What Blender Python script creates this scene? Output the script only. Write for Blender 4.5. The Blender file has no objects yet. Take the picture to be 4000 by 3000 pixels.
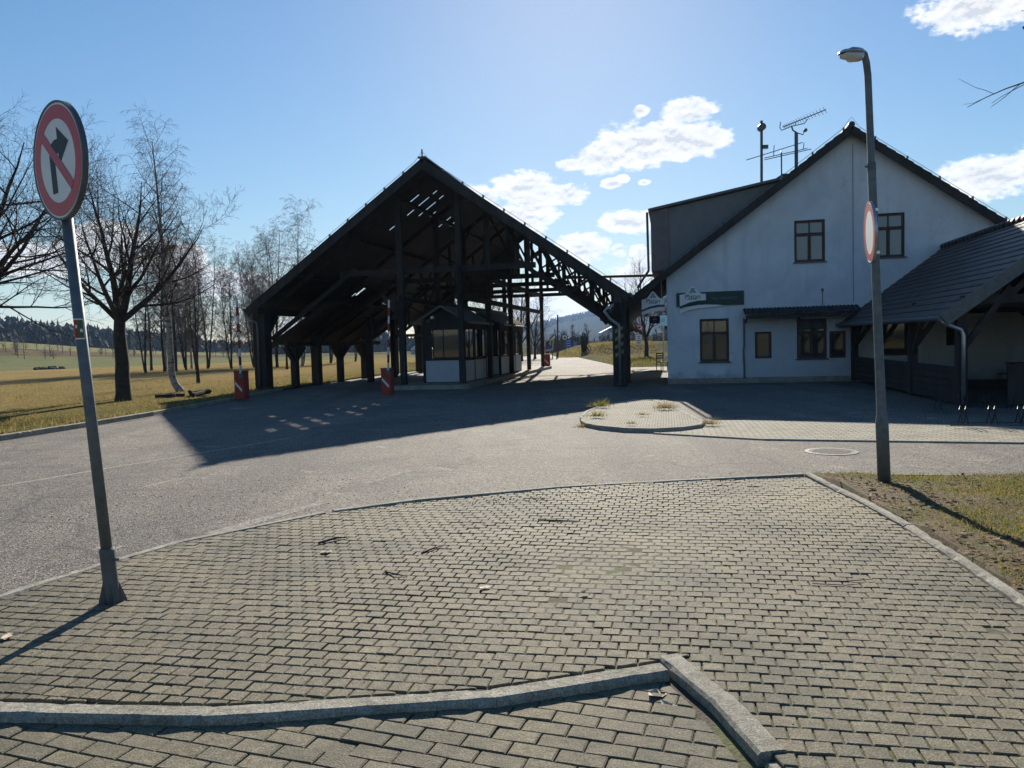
import bpy, math, random
from mathutils import Vector, Matrix, Quaternion
R = math.radians
HAZE = .0001
SKY_K, SKY_GAIN, SKY_SAT = .06, .82, 1.2
rnd = random.Random(7)
scene = bpy.context.scene
col = scene.collection

# ------------------------------------------------------------------ materials
def newmat(name):
    m = bpy.data.materials.new(name); m.use_nodes = True
    nt = m.node_tree; b = nt.nodes['Principled BSDF']
    return m, nt, b
def N(nt, t, **kw):
    n = nt.nodes.new(t)
    for k, v in kw.items():
        if k.startswith('i_'): n.inputs[k[2:].replace('_', ' ')].default_value = v
        else: setattr(n, k, v)
    return n
def L(nt, a, b): nt.links.new(a, b)
def noise(nt, vec, scale, detail=5, rough=.6, dist=0):
    n = N(nt, 'ShaderNodeTexNoise'); n.inputs['Scale'].default_value = scale
    n.inputs['Detail'].default_value = detail; n.inputs['Roughness'].default_value = rough
    n.inputs['Distortion'].default_value = dist
    L(nt, vec, n.inputs['Vector']); return n.outputs['Fac']
def ramp(nt, fac, stops, interp='LINEAR'):
    r = N(nt, 'ShaderNodeValToRGB'); cr = r.color_ramp; cr.interpolation = interp
    while len(cr.elements) < len(stops): cr.elements.new(.5)
    for e, (p, c) in zip(cr.elements, stops):
        e.position = p; e.color = (c, c, c, 1) if isinstance(c, (int, float)) else (*c, 1)
    L(nt, fac, r.inputs['Fac']); return r.outputs['Color']
def mix(nt, fac, a, b, mode='MIX'):
    m = N(nt, 'ShaderNodeMix', data_type='RGBA', blend_type=mode)
    if isinstance(fac, (int, float)): m.inputs[0].default_value = fac
    else: L(nt, fac, m.inputs[0])
    for s, i in ((a, 6), (b, 7)):
        if isinstance(s, tuple): m.inputs[i].default_value = (*s, 1)
        else: L(nt, s, m.inputs[i])
    return m.outputs[2]
def mth(nt, op, a, b=None, c=None):
    m = N(nt, 'ShaderNodeMath', operation=op)
    for i, s in enumerate((a, b, c)):
        if s is None: continue
        if isinstance(s, (int, float)): m.inputs[i].default_value = s
        else: L(nt, s, m.inputs[i])
    return m.outputs[0]
def bump(nt, b, h, strength, dist=.01):
    n = N(nt, 'ShaderNodeBump'); n.inputs['Strength'].default_value = strength; n.inputs['Distance'].default_value = dist
    L(nt, h, n.inputs['Height']); L(nt, n.outputs['Normal'], b.inputs['Normal'])
def coord(nt, kind='Object'):
    return N(nt, 'ShaderNodeTexCoord').outputs[kind]
def wpos(nt): return N(nt, 'ShaderNodeNewGeometry').outputs['Position']

def M(name, c1, c2=None, scale=4, rough=.8, bstr=0, bscale=60, metal=0, spec=.3, stretch=None, island=0, bdist=.005):
    m, nt, b = newmat(name)
    v = coord(nt)
    if stretch:
        mp = N(nt, 'ShaderNodeMapping'); mp.inputs['Scale'].default_value = stretch; L(nt, v, mp.inputs['Vector']); v = mp.outputs['Vector']
    c2 = c2 or tuple(x * .7 for x in c1)
    f = noise(nt, v, scale, 8, .65)
    c = mix(nt, ramp(nt, f, [(.35, 0), (.65, 1)]), c1, c2)
    if island:
        ri = N(nt, 'ShaderNodeNewGeometry').outputs['Random Per Island']
        c = mix(nt, 1.0, c, ramp(nt, ri, [(0, 1 - island), (1, 1 + island * .6)]), 'MULTIPLY')
    L(nt, c, b.inputs['Base Color'])
    b.inputs['Roughness'].default_value = rough; b.inputs['Metallic'].default_value = metal
    b.inputs['Specular IOR Level'].default_value = spec
    if bstr: bump(nt, b, noise(nt, v, bscale, 6, .7), bstr, bdist)
    return m

MT = {}
MT['timber'] = M('timber', (.050, .044, .041), (.028, .025, .024), 3, .85, .5, 30, stretch=(1, 1, .3))
MT['timber_light'] = M('timber_light', (.12, .075, .05), (.07, .045, .032), 3, .8, .4, 30)
MT['soffit'] = M('soffit', (.05, .045, .045), (.032, .03, .03), 2, .9, .3, 25)
MT['roof_metal'] = M('roof_metal', (.10, .095, .095), (.07, .066, .066), 2, .45, .1, 20, spec=.5)
MT['roof_dark'] = M('dark_sheeting', (.034, .032, .033), (.022, .021, .022), 2, .7, .1, 20)
MT['tile'] = M('tile', (.052, .042, .037), (.030, .025, .023), 6, .55, .4, 40, spec=.4, island=.3)
MT['plaster'] = None
MT['white_panel'] = M('white_panel', (.47, .50, .53), (.40, .43, .46), 2.5, .6, .15, 40)
MT['galv'] = M('galvanised', (.17, .19, .205), (.11, .125, .135), 12, .62, .15, 60, metal=.55, spec=.5)
MT['galv_dark'] = M('grey_steel', (.13, .14, .15), (.09, .10, .105), 8, .5, .1, 60, metal=.5)
MT['zinc'] = M('zinc', (.45, .47, .5), (.33, .35, .38), 6, .35, .05, 60, metal=.8)
MT['red'] = M('red_paint', (.42, .06, .04), (.24, .045, .035), 6, .7, .08, 40)
MT['red_sign'] = M('red_film', (.50, .06, .07), (.45, .055, .065), 3, .4)
MT['white_sign'] = M('white_film', (.76, .77, .75), (.68, .69, .68), 4, .45)
MT['white_paint'] = M('white_paint', (.75, .75, .73), (.6, .6, .58), 5, .6)
MT['black'] = M('black_film', (.02, .022, .028), (.015, .016, .02), 5, .5)
MT['frame_brown'] = M('brown_window_paint', (.075, .05, .04), (.05, .034, .028), 8, .6)
MT['blue_sign'] = M('blue_film', (.03, .10, .42), (.025, .08, .34), 3, .5)
MT['pale_blue'] = M('pale_blue_board', (.25, .52, .66), (.2, .44, .58), 4, .5)
MT['yellow'] = M('yellow_film', (.75, .55, .06), (.65, .46, .05), 3, .5)
MT['beige'] = M('beige_board', (.62, .50, .34), (.5, .4, .28), 3, .6)
MT['green_dark'] = M('dark_green_board', (.03, .06, .055), (.025, .048, .045), 3, .5)
MT['concrete'] = None
MT['curtain'] = M('curtain', (.32, .29, .25), (.22, .2, .18), 8, .9)
MT['bark'] = M('bark', (.06, .05, .042), (.03, .026, .023), 6, .95, .8, 40, bdist=.02)
MT['twig'] = M('twig', (.075, .06, .052), (.045, .036, .032), 3, .95)
MT['birch_twig'] = M('birch_twig', (.10, .075, .065), (.06, .045, .04), 3, .95)
MT['conifer'] = M('conifer', (.022, .034, .022), (.014, .022, .016), .08, .95)
MT['chrome'] = M('bright_steel', (.6, .6, .6), (.5, .5, .5), 3, .25, metal=1)

def mat_plaster():
    m, nt, b = newmat('white_plaster'); v = coord(nt)
    f = noise(nt, v, .7, 8, .65, .4)
    c = mix(nt, ramp(nt, f, [(.35, 0), (.62, 1)]), (.66, .69, .72), (.52, .55, .59))
    sx = N(nt, 'ShaderNodeMapping'); sx.inputs['Scale'].default_value = (2.2, 2.2, .16); L(nt, v, sx.inputs['Vector'])
    st = noise(nt, sx.outputs['Vector'], 1.5, 6, .7)
    c = mix(nt, ramp(nt, st, [(.52, 0), (.72, .35)]), c, (.30, .33, .36))
    sp = N(nt, 'ShaderNodeSeparateXYZ'); L(nt, wpos(nt), sp.inputs[0])
    dirt = mth(nt, 'ADD', mth(nt, 'MULTIPLY', sp.outputs['Z'], 1.1), mth(nt, 'MULTIPLY', noise(nt, v, 2.5, 5, .7), 1.2))
    c = mix(nt, ramp(nt, dirt, [(.55, .8), (1.15, 0)]), c, (.2, .205, .2))
    pt = noise(nt, v, .35, 3, .5)
    c = mix(nt, ramp(nt, pt, [(.56, 0), (.60, .35)]), c, (.68, .71, .73))
    ck = N(nt, 'ShaderNodeTexVoronoi', feature='DISTANCE_TO_EDGE'); ck.inputs['Scale'].default_value = .55; wv = N(nt, 'ShaderNodeVectorMath', operation='ADD'); nz = N(nt, 'ShaderNodeTexNoise'); nz.inputs['Scale'].default_value = 1.5; nz.inputs['Detail'].default_value = 6; L(nt, v, nz.inputs['Vector']); L(nt, v, wv.inputs[0]); L(nt, nz.outputs['Color'], wv.inputs[1]); L(nt, wv.outputs[0], ck.inputs['Vector'])
    ckm = mth(nt, 'MULTIPLY', ramp(nt, ck.outputs['Distance'], [(0, 1), (.006, 0)]), ramp(nt, noise(nt, v, .5, 2), [(.5, 0), (.62, .55)]))
    c = mix(nt, ckm, c, (.22, .23, .24))
    L(nt, c, b.inputs['Base Color']); b.inputs['Roughness'].default_value = .9
    bump(nt, b, noise(nt, v, 45, 6, .7), .35, .01); return m
MT['plaster'] = mat_plaster()

def mat_birch():
    m, nt, b = newmat('birch_bark'); v = coord(nt)
    mp = N(nt, 'ShaderNodeMapping'); mp.inputs['Scale'].default_value = (4, 4, 9); L(nt, v, mp.inputs['Vector'])
    f = noise(nt, mp.outputs['Vector'], 1.2, 4, .6)
    c = ramp(nt, f, [(.36, (.05, .045, .04)), (.46, (.22, .205, .19)), (.75, (.38, .36, .33))])
    L(nt, c, b.inputs['Base Color']); b.inputs['Roughness'].default_value = .8; return m
MT['birch'] = mat_birch()

def mat_glass(name, tint, rough=.04):
    m, nt, b = newmat(name)
    b.inputs['Base Color'].default_value = (*tint, 1); b.inputs['Roughness'].default_value = rough
    b.inputs['Specular IOR Level'].default_value = .8; b.inputs['IOR'].default_value = 1.55
    v = coord(nt); bump(nt, b, noise(nt, v, 1.3, 2), .06, .02); return m
MT['pane'] = mat_glass('window_pane', (.035, .04, .045))
MT['pane_light'] = mat_glass('curtained_pane', (.16, .17, .18), .12)
MT['lampglass'] = mat_glass('lamp_glass', (.5, .52, .5), .1)

def mat_asphalt():
    m, nt, b = newmat('asphalt'); v = wpos(nt)
    big = noise(nt, v, .22, 6, .6, .6)
    mid = noise(nt, v, 2.2, 6, .7)
    vo = N(nt, 'ShaderNodeTexVoronoi'); vo.inputs['Scale'].default_value = 75; L(nt, v, vo.inputs['Vector'])
    fine = noise(nt, v, 48, 3, .75)
    c = mix(nt, ramp(nt, big, [(.38, 0), (.62, 1)]), (.165, .147, .126), (.23, .206, .173))
    trm = N(nt, 'ShaderNodeMapping'); trm.inputs['Rotation'].default_value = (0, 0, R(-24)); trm.inputs['Scale'].default_value = (.9, .05, 1); L(nt, v, trm.inputs['Vector'])
    trk = noise(nt, trm.outputs['Vector'], 1.0, 4, .6)
    c = mix(nt, ramp(nt, trk, [(.46, 0), (.62, .75)]), c, (.145, .132, .118))
    pat = noise(nt, v, .55, 3, .45, 1.2)
    c = mix(nt, ramp(nt, pat, [(.58, 0), (.61, .55)]), c, (.13, .122, .112))
    pat2 = noise(nt, v, 1.3, 4, .6, .8)
    c = mix(nt, ramp(nt, pat2, [(.62, 0), (.70, .7)]), c, (.36, .32, .265))
    c = mix(nt, ramp(nt, mid, [(.42, 0), (.7, .5)]), c, (.14, .135, .13))
    spk = ramp(nt, vo.outputs['Color'], [(.15, .35), (.5, .95), (.85, 1.75)])
    c = mix(nt, 1.0, c, spk, 'MULTIPLY')
    c = mix(nt, 1.0, c, ramp(nt, fine, [(.3, .45), (.55, 1), (.75, 1.6)]), 'MULTIPLY')
    # tar-sealed cracks
    ck = N(nt, 'ShaderNodeTexVoronoi', feature='DISTANCE_TO_EDGE'); ck.inputs['Scale'].default_value = .16
    w = N(nt, 'ShaderNodeVectorMath', operation='ADD'); nz = N(nt, 'ShaderNodeTexNoise'); nz.inputs['Scale'].default_value = .5; L(nt, v, nz.inputs['Vector'])
    sc = N(nt, 'ShaderNodeVectorMath', operation='SCALE'); sc.inputs['Scale'].default_value = 2.5; L(nt, nz.outputs['Color'], sc.inputs[0])
    L(nt, v, w.inputs[0]); L(nt, sc.outputs[0], w.inputs[1]); L(nt, w.outputs[0], ck.inputs['Vector'])
    c = mix(nt, ramp(nt, ck.outputs['Distance'], [(0, .55), (.003, .45), (.0055, 0)]), c, (.06, .058, .056))
    L(nt, c, b.inputs['Base Color'])
    b.inputs['Roughness'].default_value = .85; b.inputs['Specular IOR Level'].default_value = .15
    h = mth(nt, 'ADD', mth(nt, 'MULTIPLY', fine, .6), mth(nt, 'MULTIPLY', vo.outputs['Distance'], .6))
    bump(nt, b, h, .9, .012); return m
MT['asphalt'] = mat_asphalt()

def mat_worn_line():
    m, nt, b = newmat('worn_road_paint'); v = wpos(nt)
    f = noise(nt, v, 14, 6, .75); fine = noise(nt, v, 60, 3, .7)
    s = mth(nt, 'ADD', f, mth(nt, 'MULTIPLY', mth(nt, 'SUBTRACT', fine, .5), .8))
    c = mix(nt, ramp(nt, s, [(.43, 0), (.60, 1)]), (.19, .172, .148), (.40, .375, .335))
    L(nt, c, b.inputs['Base Color']); b.inputs['Roughness'].default_value = .95; b.inputs['Specular IOR Level'].default_value = .05
    bump(nt, b, fine, .8, .01); return m
MT['line'] = mat_worn_line()

def mat_paver():
    m, nt, b = newmat('concrete_paver'); v = wpos(nt)
    ri = N(nt, 'ShaderNodeNewGeometry').outputs['Random Per Island']
    c = ramp(nt, ri, [(0, (.128, .111, .075)), (.3, (.155, .136, .09)), (.6, (.14, .125, .087)), (.85, (.178, .154, .101)), (1, (.165, .134, .09))])
    patch = noise(nt, v, .75, 5, .6, .3)
    c = mix(nt, ramp(nt, patch, [(.38, .9), (.52, 0)]), c, (.085, .08, .056))
    patch2 = noise(nt, v, .45, 4, .6, .5)
    c = mix(nt, ramp(nt, patch2, [(.54, 0), (.68, .8)]), c, (.24, .20, .125))
    fine = noise(nt, v, 130, 3, .8)
    c = mix(nt, 1.0, c, ramp(nt, fine, [(.28, .2), (.52, 1), (.72, 2.1)]), 'MULTIPLY')
    mid = noise(nt, v, 18, 4, .7)
    c = mix(nt, 1.0, c, ramp(nt, mid, [(.35, .78), (.65, 1.18)]), 'MULTIPLY')
    L(nt, c, b.inputs['Base Color']); b.inputs['Roughness'].default_value = .8; b.inputs['Specular IOR Level'].default_value = .3
    bump(nt, b, mth(nt, 'ADD', fine, mid), .8, .006); return m
MT['paver'] = mat_paver()

def mat_joint():
    m, nt, b = newmat('mossy_sand'); v = wpos(nt)
    f = noise(nt, v, 2.2, 6, .7); g = noise(nt, v, 45, 4, .7)
    c = mix(nt, ramp(nt, f, [(.42, 0), (.58, 1)]), (.055, .045, .032), (.085, .10, .025))
    c = mix(nt, 1.0, c, ramp(nt, g, [(.3, .5), (.7, 1.6)]), 'MULTIPLY')
    L(nt, c, b.inputs['Base Color']); b.inputs['Roughness'].default_value = .95
    bump(nt, b, g, 1, .01); return m
MT['joint'] = mat_joint()
def mat_concrete():
    m, nt, b = newmat('kerb_concrete'); v = wpos(nt)
    big = noise(nt, v, 2.5, 6, .7); fine = noise(nt, v, 110, 3, .8); mid = noise(nt, v, 22, 4, .7)
    c = mix(nt, ramp(nt, big, [(.38, 0), (.62, 1)]), (.34, .318, .265), (.24, .225, .185))
    c = mix(nt, 1.0, c, ramp(nt, fine, [(.28, .4), (.52, 1), (.72, 1.7)]), 'MULTIPLY')
    c = mix(nt, 1.0, c, ramp(nt, mid, [(.35, .75), (.65, 1.2)]), 'MULTIPLY')
    L(nt, c, b.inputs['Base Color']); b.inputs['Roughness'].default_value = .9; b.inputs['Specular IOR Level'].default_value = .15
    bump(nt, b, mth(nt, 'ADD', fine, mid), .8, .006); return m
MT['concrete'] = mat_concrete()

def mat_brickpave(rot, bw=.2):
    m, nt, b = newmat('block_paving'); v = wpos(nt)
    mp = N(nt, 'ShaderNodeMapping'); mp.inputs['Rotation'].default_value = (0, 0, rot); L(nt, v, mp.inputs['Vector'])
    bt = N(nt, 'ShaderNodeTexBrick'); L(nt, mp.outputs['Vector'], bt.inputs['Vector'])
    bt.inputs['Scale'].default_value = 1; bt.inputs['Brick Width'].default_value = bw; bt.inputs['Row Height'].default_value = .1
    bt.inputs['Mortar Size'].default_value = .008; bt.inputs['Mortar Smooth'].default_value = .3
    bt.inputs['Color1'].default_value = (.27, .252, .21, 1); bt.inputs['Color2'].default_value = (.36, .335, .27, 1); bt.inputs['Mortar'].default_value = (.05, .055, .03, 1)
    f = noise(nt, v, .8, 6, .7)
    c = mix(nt, ramp(nt, f, [(.5, 0), (.75, .6)]), bt.outputs['Color'], (.14, .13, .08))
    fine = noise(nt, v, 60, 3, .8)
    c = mix(nt, 1.0, c, ramp(nt, fine, [(.3, .5), (.7, 1.5)]), 'MULTIPLY')
    L(nt, c, b.inputs['Base Color']); b.inputs['Roughness'].default_value = .9; b.inputs['Specular IOR Level'].default_value = .1
    h = mth(nt, 'SUBTRACT', mth(nt, 'MULTIPLY', fine, .3), bt.outputs['Fac'])
    bump(nt, b, h, .8, .012); return m
MT['brickpave'] = mat_brickpave(R(11.5)); MT['cubepave'] = mat_brickpave(R(11.5), .104)

def mat_terrain():
    m, nt, b = newmat('winter_fields'); v = wpos(nt)
    flat = N(nt, 'ShaderNodeVectorMath', operation='MULTIPLY'); flat.inputs[1].default_value = (1, 1, 0); L(nt, v, flat.inputs[0])
    ln = N(nt, 'ShaderNodeVectorMath', operation='LENGTH'); L(nt, flat.outputs[0], ln.inputs[0])
    wob = mth(nt, 'MULTIPLY', mth(nt, 'SUBTRACT', noise(nt, v, .012, 3, .5), .5), 60)
    r = mth(nt, 'DIVIDE', mth(nt, 'ADD', ln.outputs['Value'], wob), 1000)
    bands = ramp(nt, r, [(0, (.33, .245, .115)), (.112, (.345, .255, .12)), (.118, (.33, .285, .14)), (.19, (.27, .245, .125)), (.21, (.165, .185, .095)),
                         (.318, (.16, .18, .09)), (.325, (.12, .09, .06)), (.36, (.11, .085, .06)), (.366, (.22, .215, .11)), (.455, (.21, .205, .11)),
                         (.47, (.05, .052, .03)), (.8, (.04, .045, .03)), (1, (.045, .05, .035))])
    big = noise(nt, v, .09, 6, .65, .5); mid = noise(nt, v, .9, 6, .7); fine = noise(nt, v, 9, 5, .8); vf = noise(nt, v, 45, 3, .8)
    sx = N(nt, 'ShaderNodeSeparateXYZ'); L(nt, v, sx.inputs[0])
    # greener strip of turf close to the road
    near = mth(nt, 'ADD', mth(nt, 'MULTIPLY', sx.outputs['Y'], .0), mth(nt, 'MULTIPLY', mth(nt, 'ADD', mth(nt, 'SUBTRACT', mth(nt, 'MULTIPLY', sx.outputs['Y'], .13), 12.3), mth(nt, 'MULTIPLY', sx.outputs['X'], -1)), .09))
    gs = mth(nt, 'ADD', near, mth(nt, 'MULTIPLY', mth(nt, 'SUBTRACT', mid, .5), 1.2))
    c = mix(nt, ramp(nt, gs, [(.1, .75), (.75, 0)]), bands, (.155, .155, .05))
    c = mix(nt, ramp(nt, big, [(.40, 0), (.62, .55)]), c, (.25, .205, .09))
    c = mix(nt, ramp(nt, mid, [(.58, 0), (.75, .5)]), c, (.22, .15, .07))
    c = mix(nt, 1.0, c, ramp(nt, fine, [(.3, .45), (.55, 1.05), (.75, 1.6)]), 'MULTIPLY')
    far_ = mth(nt, 'MULTIPLY', ramp(nt, r, [(.125, 0), (.16, 1)]), ramp(nt, mth(nt, 'ADD', mth(nt, 'DIVIDE', sx.outputs['X'], mth(nt, 'MAXIMUM', ln.outputs['Value'], 1)), .5), [(.49, 0), (.54, 1)]))
    c = mix(nt, far_, c, (.05, .052, .04))
    L(nt, c, b.inputs['Base Color']); b.inputs['Roughness'].default_value = 1; b.inputs['Specular IOR Level'].default_value = 0
    bump(nt, b, mth(nt, 'ADD', mth(nt, 'MULTIPLY', mid, 2), mth(nt, 'ADD', fine, mth(nt, 'MULTIPLY', vf, .5))), 1, .09); return m
MT['terrain'] = mat_terrain()

def mat_soil():
    m, nt, b = newmat('leafy_turf'); v = wpos(nt)
    mid = noise(nt, v, 1.6, 6, .7, .4); fine = noise(nt, v, 30, 5, .8)
    c = mix(nt, ramp(nt, mid, [(.4, 0), (.6, 1)]), (.16, .095, .05), (.115, .105, .038))
    c = mix(nt, 1.0, c, ramp(nt, fine, [(.3, .35), (.5, 1), (.72, 1.9)]), 'MULTIPLY')
    L(nt, c, b.inputs['Base Color']); b.inputs['Roughness'].default_value = .95
    bump(nt, b, mth(nt, 'ADD', mth(nt, 'MULTIPLY', mid, 2), fine), 1, .04); return m
MT['soil'] = mat_soil()
MT['bank'] = M('bank_turf', (.20, .185, .11), (.115, .11, .065), .6, 1, 1, 4, spec=0, bdist=.15)

def mat_island(name, stops, rough=.85, trans=.25):
    m, nt, b = newmat(name)
    ri = N(nt, 'ShaderNodeNewGeometry').outputs['Random Per Island']
    c = ramp(nt, ri, stops); L(nt, c, b.inputs['Base Color']); b.inputs['Roughness'].default_value = rough
    b.inputs['Specular IOR Level'].default_value = .2
    if trans:
        t = N(nt, 'ShaderNodeBsdfTranslucent'); L(nt, c, t.inputs['Color'])
        ms = N(nt, 'ShaderNodeMixShader'); ms.inputs[0].default_value = trans
        out = nt.nodes['Material Output']
        L(nt, b.outputs[0], ms.inputs[1]); L(nt, t.outputs[0], ms.inputs[2]); L(nt, ms.outputs[0], out.inputs['Surface'])
    return m
MT['blade'] = mat_island('grass_blades', [(0, (.08, .115, .02)), (.35, (.145, .165, .028)), (.6, (.235, .21, .05)), (.8, (.28, .20, .075)), (1, (.31, .215, .10))], trans=.5)
MT['straw'] = mat_island('dry_grass_blades', [(0, (.12, .13, .035)), (.3, (.22, .18, .06)), (.7, (.32, .23, .09)), (1, (.38, .28, .13))], trans=.4)
MT['leaf'] = mat_island('dead_leaf', [(0, (.08, .045, .027)), (.5, (.17, .095, .05)), (.82, (.28, .20, .13)), (1, (.5, .43, .34))], trans=.3)
MT['pale_leaf'] = M('pale_dead_leaf', (.58, .50, .40), (.42, .34, .25), 30, .8)
MT['crumb'] = M('dark_grit', (.05, .045, .04), (.09, .08, .07), 30, .95)

# ------------------------------------------------------------------ mesh helpers
class MB:
    def __init__(s): s.v = []; s.f = []
    def add(s, verts, faces):
        o = len(s.v); s.v.extend(tuple(p) for p in verts); s.f.extend(tuple(i + o for i in f) for f in faces); return s
    def hexa(s, p):  # 8 pts: bottom 4 ccw, top 4 ccw
        return s.add(p, [(3, 2, 1, 0), (4, 5, 6, 7), (0, 1, 5, 4), (1, 2, 6, 5), (2, 3, 7, 6), (3, 0, 4, 7)])
    def box(s, a0, a1, b0, b1, z0, z1, f=None):
        f = f or (lambda x, y, z: (x, y, z))
        return s.hexa([f(a0, b0, z0), f(a1, b0, z0), f(a1, b1, z0), f(a0, b1, z0), f(a0, b0, z1), f(a1, b0, z1), f(a1, b1, z1), f(a0, b1, z1)])
    def beam(s, p, q, w, h, up=(0, 0, 1)):
        p = Vector(p); q = Vector(q); d = (q - p).normalized(); up = Vector(up)
        if abs(d.dot(up)) > .98: up = Vector((.978, -.208, 0))
        x = d.cross(up).normalized() * (w / 2); y = x.cross(d).normalized() * (h / 2)
        return s.hexa([p - x - y, p + x - y, q + x - y, q - x - y, p - x + y, p + x + y, q + x + y, q - x + y])
    def tube(s, pts, rad, n=6, cap=True):
        pts = [Vector(p) for p in pts]; k = len(pts)
        if isinstance(rad, (int, float)): rad = [rad] * k
        o = len(s.v); prev = None
        for i, p in enumerate(pts):
            d = (pts[min(i + 1, k - 1)] - pts[max(i - 1, 0)]).normalized()
            if prev is None:
                a = Vector((0, 0, 1)) if abs(d.z) < .9 else Vector((1, 0, 0))
                x = d.cross(a).normalized()
            else:
                x = (prev - d * prev.dot(d)).normalized()
            prev = x; y = d.cross(x)
            for j in range(n):
                t = 2 * math.pi * j / n
                s.v.append(tuple(p + x * (math.cos(t) * rad[i]) + y * (math.sin(t) * rad[i])))
        for i in range(k - 1):
            for j in range(n):
                a = o + i * n + j; b2 = o + i * n + (j + 1) % n
                s.f.append((a, b2, b2 + n, a + n))
        if cap:
            s.f.append(tuple(o + j for j in reversed(range(n)))); s.f.append(tuple(o + (k - 1) * n + j for j in range(n)))
        return s
    def prism(s, pts2, f, d0, d1):
        n = len(pts2)
        return s.add([f(a, b, d0) for a, b in pts2] + [f(a, b, d1) for a, b in pts2],
                     [tuple(reversed(range(n))), tuple(range(n, 2 * n))] + [(i, (i + 1) % n, n + (i + 1) % n, n + i) for i in range(n)])
    def ring(s, f, r0, r1, d0, d1, n=48):
        v = []
        for i in range(n):
            t = 2 * math.pi * i / n; c, si = math.cos(t), math.sin(t)
            v += [f(c * r0, si * r0, d0), f(c * r1, si * r1, d0), f(c * r0, si * r0, d1), f(c * r1, si * r1, d1)]
        fc = []
        for i in range(n):
            a = 4 * i; b = 4 * ((i + 1) % n)
            fc += [(a + 2, a + 3, b + 3, b + 2), (a + 1, b + 1, b + 3, a + 3), (a, a + 2, b + 2, b), (a, b, b + 1, a + 1)]
        return s.add(v, fc)
    def build(s, name, mat, parent=None, smooth=False, origin=None, bevel=0):
        o = Vector(origin) if origin is not None else (Vector(parent_origin(parent)) if parent else Vector((0, 0, 0)))
        me = bpy.data.meshes.new(name)
        me.from_pydata([(v[0] - o.x, v[1] - o.y, v[2] - o.z) for v in s.v], [], s.f)
        me.materials.append(mat)
        if smooth: me.polygons.foreach_set('use_smooth', [True] * len(me.polygons))
        me.update()
        ob = bpy.data.objects.new(name, me); col.objects.link(ob)
        if parent: ob.parent = parent
        elif origin is not None: ob.location = o
        if bevel:
            bv = ob.modifiers.new('edge', 'BEVEL'); bv.width = bevel; bv.segments = 2; bv.limit_method = 'ANGLE'
        return ob
def parent_origin(p):
    o = Vector((0, 0, 0))
    while p: o += p.location; p = p.parent
    return o
def tag(o, label=None, cat=None, group=None, kind=None):
    if label: o['label'] = label
    if cat: o['category'] = cat
    if group: o['group'] = group
    if kind: o['kind'] = kind
    return o
def empty(name, loc, label, cat, group=None):
    o = bpy.data.objects.new(name, None); o.location = loc; o.empty_display_size = .2; col.objects.link(o)
    return tag(o, label, cat, group)
def struct(mb, name, mat, **k):
    o = mb.build(name, mat, **k); o['kind'] = 'structure'; return o
def copy_tree(o, parent=None):
    c = o.copy(); col.objects.link(c); c.parent = parent
    for ch in list(o.children): copy_tree(ch, c)
    return c
def text(name, body, size, f, mat, parent, depth=.004, bold=0):
    """f(a,b,d)->world ; a right, b up, d outwards"""
    cu = bpy.data.curves.new(name, 'FONT'); cu.body = body; cu.size = size; cu.align_x = 'CENTER'; cu.align_y = 'CENTER'; cu.extrude = depth; cu.offset = bold
    cu.materials.append(mat)
    tmp = bpy.data.objects.new(name, cu); col.objects.link(tmp)
    dg = bpy.context.evaluated_depsgraph_get(); me = bpy.data.meshes.new_from_object(tmp.evaluated_get(dg), depsgraph=dg)
    bpy.data.objects.remove(tmp); bpy.data.curves.remove(cu)
    if not me.materials: me.materials.append(mat)
    ob = bpy.data.objects.new(name, me); col.objects.link(ob)
    o = Vector(f(0, 0, 0)); x = (Vector(f(1, 0, 0)) - o); y = (Vector(f(0, 1, 0)) - o); z = (Vector(f(0, 0, 1)) - o)
    m = Matrix((x, y, z)).transposed().to_4x4(); m.translation = o - parent_origin(parent)
    ob.parent = parent; ob.matrix_local = m
    return ob
def grid(mb, xs, ys, fz):
    o = len(mb.v); nx, ny = len(xs), len(ys)
    for y in ys:
        for x in xs: mb.v.append((x, y, fz(x, y)))
    for j in range(ny - 1):
        for i in range(nx - 1):
            a = o + j * nx + i; mb.f.append((a, a + 1, a + nx + 1, a + nx))
def inpoly(x, y, P):
    c = False; n = len(P)
    for i in range(n):
        x1, y1 = P[i]; x2, y2 = P[i - 1]
        if (y1 > y) != (y2 > y) and x < (x2 - x1) * (y - y1) / (y2 - y1) + x1: c = not c
    return c
def polysheet(mb, P, z):
    n = len(P); o = len(mb.v); mb.v.extend((x, y, z) for x, y in P); mb.f.append(tuple(range(o, o + n)))
def slabpoly(mb, P, z0, z1):
    mb.prism(P, lambda a, b, d: (a, b, d), z0, z1)

# ------------------------------------------------------------------ camera
cam = bpy.data.cameras.new('camera'); camo = bpy.data.objects.new('camera', cam); col.objects.link(camo)
camo.location = (0, 0, 1.6)
cam.sensor_fit = 'HORIZONTAL'; cam.sensor_width = 36; cam.lens = 36 * 1662 / 2212
cam.clip_start = .05; cam.clip_end = 12000
camo.rotation_euler = (Matrix.Rotation(R(90 - 3.05), 3, 'X') @ Matrix.Rotation(R(-1.6), 3, 'Z')).to_euler()
scene.camera = camo

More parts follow.
